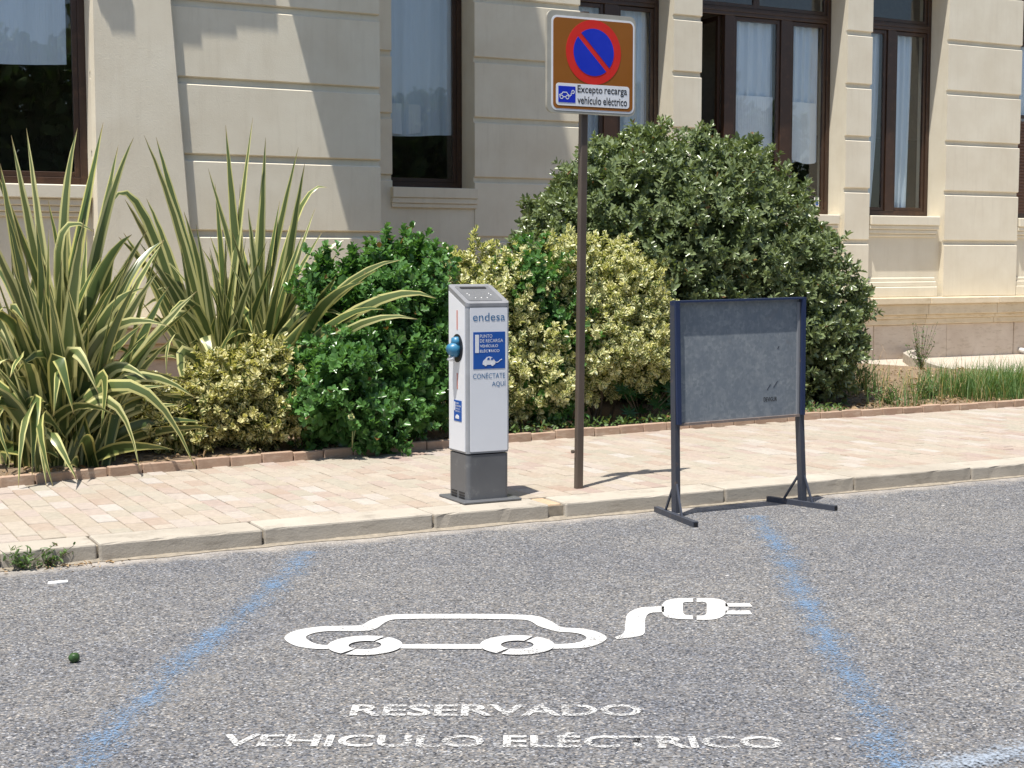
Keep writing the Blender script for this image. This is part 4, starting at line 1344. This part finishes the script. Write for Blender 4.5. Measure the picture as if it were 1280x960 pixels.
# flax clumps: every sword leaf its own part
def flax(label, base, leaves, nfill, seed, height):
    rr = random.Random(seed)
    b0 = Vector(base)
    root = empty('flax_plant', base, label, 'plant', 'flax clumps')
    def leaf(p0, c, p2, w, twist, keel=0.30):
        n = 9
        v, f, uv = [], [], []
        pts = [p0 * (1 - t) ** 2 + c * 2 * t * (1 - t) + p2 * t * t for t in [i / n for i in range(n + 1)]]
        for i, p in enumerate(pts):
            t = i / n
            tan = (pts[min(i + 1, n)] - pts[max(i - 1, 0)]).normalized()
            sd = tan.cross(Vector((math.cos(twist), math.sin(twist), 0.25)))
            if sd.length < 1e-3:
                sd = tan.orthogonal()
            sd.normalize()
            nr = tan.cross(sd)
            ww = w * (0.62 + 0.38 * min(1, t * 3)) * (1 if t < 0.45 else max(0.02, 1 - ((t - 0.45) / 0.55) ** 1.7))
            k = keel * (1.3 - t)
            for s in (-1, 0, 1):
                v.append(p + sd * (ww / 2 * s) + nr * (ww * k * 0.5 * (abs(s) - 0.5)))
                uv.append(((s + 1) / 2, t))
        for i in range(n):
            for s in (0, 1):
                a = i * 3 + s
                f.append((a, a + 1, a + 4, a + 3))
        me = bpy.data.meshes.new('leaf')
        me.from_pydata([tuple(q) for q in v], [], f)
        ul = me.uv_layers.new(name='UVMap')
        for lp in me.loops:
            ul.data[lp.index].uv = uv[lp.vertex_index]
        me.update()
        mesh_obj('leaf', me, 'flax', root, True)
    for item in leaves:
        u, v, Y = item[0], item[1], item[2]
        tip = ony(u, v, Y)
        p0 = b0 + Vector((rr.gauss(0, 0.13), rr.gauss(0, 0.10), -0.03))
        if len(item) > 3:
            m = ony(item[3], item[4], item[5] if len(item) > 5 else (Y + b0.y) / 2)
            c = 2 * m - 0.5 * p0 - 0.5 * tip
        else:
            c = p0.lerp(tip, 0.5) + Vector((0, 0, 0.12)) + (p0 - tip) * 0.04
            c.x = p0.x + (tip.x - p0.x) * 0.40
        lean = Vector((tip.x - p0.x, tip.y - p0.y, 0))
        face = math.atan2(-0.887, -0.46) + rr.uniform(-0.75, 0.75)
        leaf(p0, c, tip, rr.uniform(0.078, 0.112), face)
    for i in range(nfill):
        a = rr.uniform(0, 2 * math.pi)
        q = rr.random()
        Ln = height * rr.uniform(0.5, 0.92)
        out = Ln * rr.uniform(0.1, 0.6) if q < 0.58 else Ln * rr.uniform(0.5, 0.8)
        p0 = b0 + Vector((rr.gauss(0, 0.17), rr.gauss(0, 0.13), -0.03))
        h = math.sqrt(max(0.05, Ln * Ln - out * out)) * (1 if q < 0.58 else rr.uniform(0.15, 0.8))
        tip = p0 + Vector((math.cos(a) * out, math.sin(a) * out * 0.8, h))
        c = p0 + Vector((math.cos(a) * out * 0.30, math.sin(a) * out * 0.25, h * (0.62 if q < 0.58 else rr.uniform(0.9, 1.7))))
        leaf(p0, c, tip, rr.uniform(0.07, 0.11), rr.uniform(0, 6.28))
F1 = (2.02, 10.95, 0.13)
leaves1 = [(14, 169, 10.9), (33, 160, 11.1), (97, 160, 11.0, 78, 330), (129, 153, 11.1), (167, 172, 11.2, 118, 330), (0, 204, 10.8, 34, 380), (148, 181, 11.3), (60, 250, 11.1), (-20, 180, 10.9), (-40, 240, 10.8), (8, 260, 10.6), (82, 235, 11.3),
           (165, 293, 11.0, 110, 380), (118, 290, 10.7, 72, 330), (159, 331, 10.7, 108, 430), (181, 360, 10.6, 120, 420), (213, 408, 10.5, 120, 430), (205, 300, 11.3, 140, 390), (45, 280, 10.7, 52, 420), (70, 300, 10.8), (100, 270, 11.2),
           (245, 587, 10.25, 150, 480, 10.5), (175, 588, 10.2, 128, 500, 10.5), (123, 492, 10.3, 88, 445, 10.5), (92, 517, 10.3, 70, 450, 10.5), (67, 520, 10.35, 75, 465, 10.55), (23, 610, 10.05, 40, 510, 10.3), (67, 611, 10.05, 52, 520, 10.3), (15, 582, 10.2, 0, 500, 10.5), (97, 602, 10.1, 62, 540, 10.35), (40, 597, 10.1, 44, 500, 10.4), (58, 608, 10.08, 50, 530, 10.35),
           (245, 498, 10.6, 150, 478, 10.7), (-10, 410, 10.5, 25, 405, 10.6), (35, 410, 10.4, 20, 405, 10.6), (-15, 480, 10.4, 20, 460, 10.6), (125, 548, 10.4, 125, 470, 10.6), (30, 340, 10.5), (55, 360, 10.5), (15, 330, 10.6), (90, 350, 10.7, 80, 450), (110, 400, 10.6, 95, 470), (20, 455, 10.4, 5, 430, 10.5)]
flax('variegated flax clump with sword leaves drooping onto the brick edging', F1, leaves1, 155, 31, 2.0)
F2 = (3.72, 12.1, 0.13)
leaves2 = [(282, 156, 12.1), (316, 147, 12.1), (332, 172, 12.2), (373, 184, 12.2), (381, 204, 12.0), (409, 234, 12.1, 360, 300), (394, 260, 12.0), (329, 221, 12.3), (403, 289, 11.9), (378, 293, 12.0), (501, 325, 10.6, 402, 385, 11.2), (471, 338, 10.6, 388, 400, 11.2), (545, 373, 10.35, 430, 398, 10.9), (522, 399, 10.3, 415, 425, 10.9), (480, 387, 10.5, 395, 420, 11.1), (455, 352, 10.7, 385, 410, 11.2), (420, 345, 10.9, 372, 410, 11.4),
           (180, 169, 12.2, 235, 330), (195, 171, 12.3, 240, 330), (183, 248, 12.3, 225, 360), (156, 249, 12.2, 215, 360), (139, 254, 12.0, 190, 290), (260, 210, 12.2), (269, 230, 12.3), (148, 296, 12.0, 220, 390), (245, 280, 11.9), (300, 230, 12.3), (310, 260, 12.0), (350, 250, 12.2), (290, 290, 11.8), (225, 300, 12.0),
           (208, 470, 11.3, 228, 425, 11.5), (242, 519, 11.1, 235, 440, 11.4), (274, 472, 11.3, 258, 425, 11.6), (317, 423, 11.5, 300, 400, 11.8), (325, 522, 11.0, 290, 470, 11.3), (384, 427, 11.4, 340, 440, 11.6), (213, 408, 11.5, 245, 410, 11.7), (205, 340, 11.8, 240, 400), (196, 362, 12.0, 235, 400), (430, 300, 12.0, 370, 370), (365, 330, 11.8), (440, 560, 10.35, 405, 500, 10.8)]
flax('taller variegated flax clump fanning out behind the low golden shrub', F2, leaves2, 140, 32, 2.1)

# broad leaved plant at the foot of the variegated shrub
bp = empty('leafy_plant', (7.2, 11.22, 0.14), 'low dark lobed leaf plant in the shade below the variegated shrub', 'plant')
rr = random.Random(5)
for i in range(13):
    a = rr.uniform(0, 6.28)
    c = Vector((7.2 + rr.uniform(-0.3, 0.35), 11.25 + rr.uniform(-0.12, 0.15), 0.18 + rr.uniform(0.05, 0.28)))
    n = 18
    s = rr.uniform(0.09, 0.14)
    tilt = Matrix.Rotation(rr.uniform(0.3, 1.0), 3, 'X') @ Matrix.Rotation(a, 3, 'Z')
    v = [c] + [c + tilt @ Vector((s * (1 if j % 2 else 0.45) * math.cos(6.28 * j / n), s * (1 if j % 2 else 0.45) * math.sin(6.28 * j / n), 0.01 * (j % 2))) for j in range(n)]
    o = pyd('leaf', v, [(0, j + 1, (j + 1) % n + 1) for j in range(n)], 'broad', bp)
    bm = bmesh.new()
    tube(bm, [(7.2, 11.27, 0.12), c], 0.004, 5)
    bmo('stalk', bm, 'bark', bp)

# grass, weeds and litter
def blades(name, pts, mat, label, cat, seed, h=(0.12, 0.3), w=0.006, lean=0.5, kind='stuff', dead=0.12):
    rs = np.random.RandomState(seed)
    pts = np.array(pts)
    n = len(pts)
    a = rs.uniform(0, 6.28, n)
    H = rs.uniform(h[0], h[1], n)
    ld = np.stack([np.cos(a), np.sin(a), np.zeros(n)], 1) * (rs.uniform(0.05, lean, n) * H)[:, None]
    s = np.stack([-np.sin(a), np.cos(a), np.zeros(n)], 1) * w / 2
    up = np.array([0, 0, 1.0])
    V = np.empty((n, 5, 3))
    V[:, 0] = pts - s; V[:, 1] = pts + s
    mid = pts + ld * 0.35 + up * (H * 0.6)[:, None]
    V[:, 2] = mid + s * 0.8; V[:, 3] = mid - s * 0.8
    V[:, 4] = pts + ld + up * H[:, None]
    me = bpy.data.meshes.new(name)
    b = np.arange(n)[:, None] * 5
    fs = [tuple(q) for q in (b + np.array([0, 1, 2, 3]))] + [tuple(q) for q in (b + np.array([3, 2, 4]))]
    me.from_pydata(V.reshape(-1, 3).tolist(), [], [tuple(int(i) for i in q) for q in fs])
    t = np.clip(rs.normal(0.5, 0.25, n), 0, 0.95)
    t[rs.uniform(size=n) < dead] = 1.0
    at = me.attributes.new('tint', 'FLOAT', 'POINT')
    at.data.foreach_set('value', np.repeat(t, 5).astype(np.float32))
    o = mesh_obj(name, me, mat)
    return tag(o, label, cat, kind=kind)
rr = random.Random(6)
pts = []
for i in range(4600):
    k = rr.random()
    if k < 0.9:
        x, y = rr.gauss(12.1, 0.62), rr.gauss(11.6, 0.26)
    else:
        x, y = rr.choice([(10.35, 11.35), (10.8, 11.5), (10.6, 12.2), (11.0, 12.7), (13.5, 12.0), (14.5, 11.9)])
        x, y = rr.gauss(x, 0.16), rr.gauss(y, 0.12)
    if y > edge_y(x) + 0.06 and x > (11.05 + 0.3 * math.sin(y * 9) if k < 0.9 else 9.9) and y < back_y(x) - 0.1:
        pts.append((x, y, bed_z(x, y) - 0.01))
blades('grass', pts, 'grass', 'tufts of green grass along the edging at the weedy end of the bed', 'grass', 2, (0.1, 0.38), 0.007, 0.9)
pts = [(x, y, bed_z(x, y) - 0.01) for x, y in ((rr.uniform(10, 13.2), rr.uniform(11.3, 14.5)) for _ in range(130))]
blades('dry_grass', pts, 'litter', 'thin dry stalks scattered over the weedy soil', 'grass', 3, (0.1, 0.36), 0.004, 1.2)
def weed(name, label, x, y, z, n, s, seed, h=0.12):
    rs = np.random.RandomState(seed)
    root = empty(name, (x, y, z), label, 'weed', 'weeds')
    m = n * 7
    a = rs.uniform(0, 6.28, n)
    tip = np.stack([x + np.cos(a) * s * rs.uniform(0.2, 1, n), y + np.sin(a) * s * rs.uniform(0.1, 0.6, n), z + h * rs.uniform(0.3, 1, n)], 1)
    b = np.array([x, y, z])
    B, D = [], []
    for j in range(7):
        t = (j + 1) / 7
        B.append(b + (tip - b) * t)
        D.append(unit(rs.normal(size=(n, 3)) + np.array([0, 0, 0.5])))
    leaf_mesh('foliage', np.concatenate(B), np.concatenate(D), unit(rs.normal(size=(m, 3)) + np.array([0, 0, 2.0])), rs.uniform(0.02, 0.05, m), rs.uniform(0.008, 0.018, m), np.clip(rs.normal(0.5, 0.25, m), 0, 1), 'weed', root)
    bm = bmesh.new()
    for i in range(n):
        tube(bm, [b, b * 0.5 + tip[i] * 0.5 + np.array([0, 0, 0.01]), tip[i]], 0.0015, 4)
    bmo('stem', bm, 'bark', root)
for i, (u, v, lab) in enumerate(((28, 712, 'small green weed sprouting between kerb and asphalt'), (62, 709, 'leafy weed with dry bits growing from the kerb joint'))):
    p = onz(u, v)
    weed('weed', lab, p.x, KY - 0.02, 0.004, 13, 0.17, 40 + i, 0.12)
for i, (x, y, lab, h) in enumerate(((10.75, 12.4, 'leafy weed on bare soil beside the dome shrub', 0.35), (11.3, 13.3, 'taller weed with thin stalks in the bare soil', 0.5), (10.3, 11.5, 'low weed at the foot of the dome shrub', 0.2), (10.9, 11.5, 'spreading weed behind the terracotta edging', 0.2), (12.6, 13.5, 'thin seeding weed near the stone edging', 0.55))):
    weed('weed', lab, x, y, bed_z(x, y), 40, 0.25, 50 + i, h)
def litter(name, region, n, seed, label, L=(0.025, 0.07), zf=bed_z):
    rs = np.random.RandomState(seed)
    rr = random.Random(seed)
    B = np.array([(x, y, zf(x, y) + 0.006) for x, y in (region(rr) for _ in range(n))])
    D = unit(rs.normal(size=(n, 3)) * np.array([1, 1, 0.25]))
    Ls = rs.uniform(L[0], L[1], n)
    t = np.clip(rs.uniform(0, 1, n), 0, 1)
    o = leaf_mesh(name, B, D, unit(rs.normal(size=(n, 3)) * 0.4 + np.array([0, 0, 1.0])), Ls, Ls * rs.uniform(0.3, 0.6, n), t, 'litter', None, 0.3, -0.1)
    return tag(o, label, 'litter', kind='stuff')
litter('leaf_litter', lambda r: (r.uniform(9.6, 13.3), 11.15 + abs(r.gauss(0, 1.1))), 1500, 7, 'fallen dry leaves on the soil of the bed')
litter('shaded_litter', lambda r: (lambda x: (x, edge_y(x) + 0.06 + abs(r.gauss(0, 0.35))))(r.uniform(-0.5, 9.6)), 900, 8, 'dry leaves lying under the shrubs along the edging')
litter('kerb_litter', lambda r: (r.gauss(1.52, 0.16), KY - 0.03 - abs(r.gauss(0, 0.05))), 60, 9, 'crumbled brown leaves in the gutter by the kerb weeds', (0.012, 0.035), lambda x, y: 0.0)
# small green ground cover along the edging foot
pts = []
rs = np.random.RandomState(77)
B, D = [], []
for i in range(900):
    x = rs.uniform(5.4, 9.4)
    B.append((x, edge_y(x) + abs(rs.normal(0, 0.16)) + 0.02, 0.15 + rs.uniform(0, 0.06)))
o = leaf_mesh('ground_cover', np.array(B), unit(rs.normal(size=(900, 3)) + np.array([0, -0.5, 0.4])), unit(rs.normal(size=(900, 3)) + np.array([0, 0, 2.0])), rs.uniform(0.03, 0.06, 900), rs.uniform(0.015, 0.03, 900), np.clip(rs.normal(0.5, 0.3, 900), 0, 1), 'weed', None)
tag(o, 'low green creepers along the inner side of the edging', 'ground cover', kind='stuff')

# small things on the asphalt
p = onz(93, 828)
bm = bmesh.new()
bmesh.ops.create_uvsphere(bm, u_segments=18, v_segments=12, radius=0.021)
for v in bm.verts:
    v.co *= 1 + 0.05 * math.sin(v.co.x * 220 + v.co.z * 160)
    v.co.x *= 1.08
    if v.co.z > 0.018:
        v.co.z -= 0.003
bmesh.ops.translate(bm, verts=bm.verts, vec=(p.x, p.y, 0.0205))
tag(bmo('fallen_fruit', bm, 'fruit', None, True), 'small round green fruit lying on the asphalt', 'fruit')
p = onz(72, 729)
bm = bmesh.new()
ring = [(-0.05, -0.006), (-0.01, -0.02), (0.045, -0.012), (0.05, 0.006), (0.0, 0.016), (-0.04, 0.010)]
top = [bm.verts.new((p.x + a, p.y + b * 1.6, 0.006 + 0.004 * (i % 2))) for i, (a, b) in enumerate(ring)]
bot = [bm.verts.new((p.x + a, p.y + b * 1.6, 0.001)) for a, b in ring]
bm.faces.new(top); bm.faces.new(bot[::-1])
for i in range(6):
    bm.faces.new((top[i], bot[i], bot[(i + 1) % 6], top[(i + 1) % 6]))
tag(bmo('paper_scrap', bm, 'paper'), 'torn white paper scrap on the asphalt by the kerb', 'litter')
p = ony(1275, 437, FY - 0.16)
bm = bmesh.new()
tube(bm, [(p.x, FY - 0.13, p.z), (p.x, FY - 0.26, p.z - 0.01)], 0.035, 14)
tag(bmo('drain_pipe', bm, 'paper', None, True), 'short white drain pipe sticking out of the stone plinth', 'pipe')

# tall hedge on the far side of the street, behind the viewer; the panes mirror it
rs = np.random.RandomState(91)
hg = empty('tall_hedge', (14, -7.5, 0), 'tall dark green hedge across the street, mirrored in the window panes', 'hedge')
nh = 42000
P = np.stack([rs.uniform(0, 34, nh), -7.0 + rs.uniform(-2.0, 0.5, nh), 9.0 * rs.uniform(0.02, 1, nh)], 1)
top = 7.2 + 0.8 * np.sin(P[:, 0] * 0.9) + 0.5 * np.sin(P[:, 0] * 2.3 + 1)
P[:, 2] *= np.clip(top / 9.0, 0.4, 1)
leaf_mesh('foliage', P, unit(rs.normal(size=P.shape) + np.array([0, 0.6, 0.4])), unit(rs.normal(size=P.shape)), rs.uniform(0.28, 0.5, nh), rs.uniform(0.2, 0.32, nh), np.clip(rs.normal(0.4, 0.25, nh), 0, 0.95), 'weed', hg)
bm = bmesh.new()
for i in range(17):
    tube(bm, [(1 + 2 * i, -7.3, 0), (1.1 + 2 * i, -7.2, 1.6), (0.9 + 2 * i, -7.3, 3.0)], [0.09, 0.06, 0.02], 7)
bmo('stem', bm, 'bark', hg)
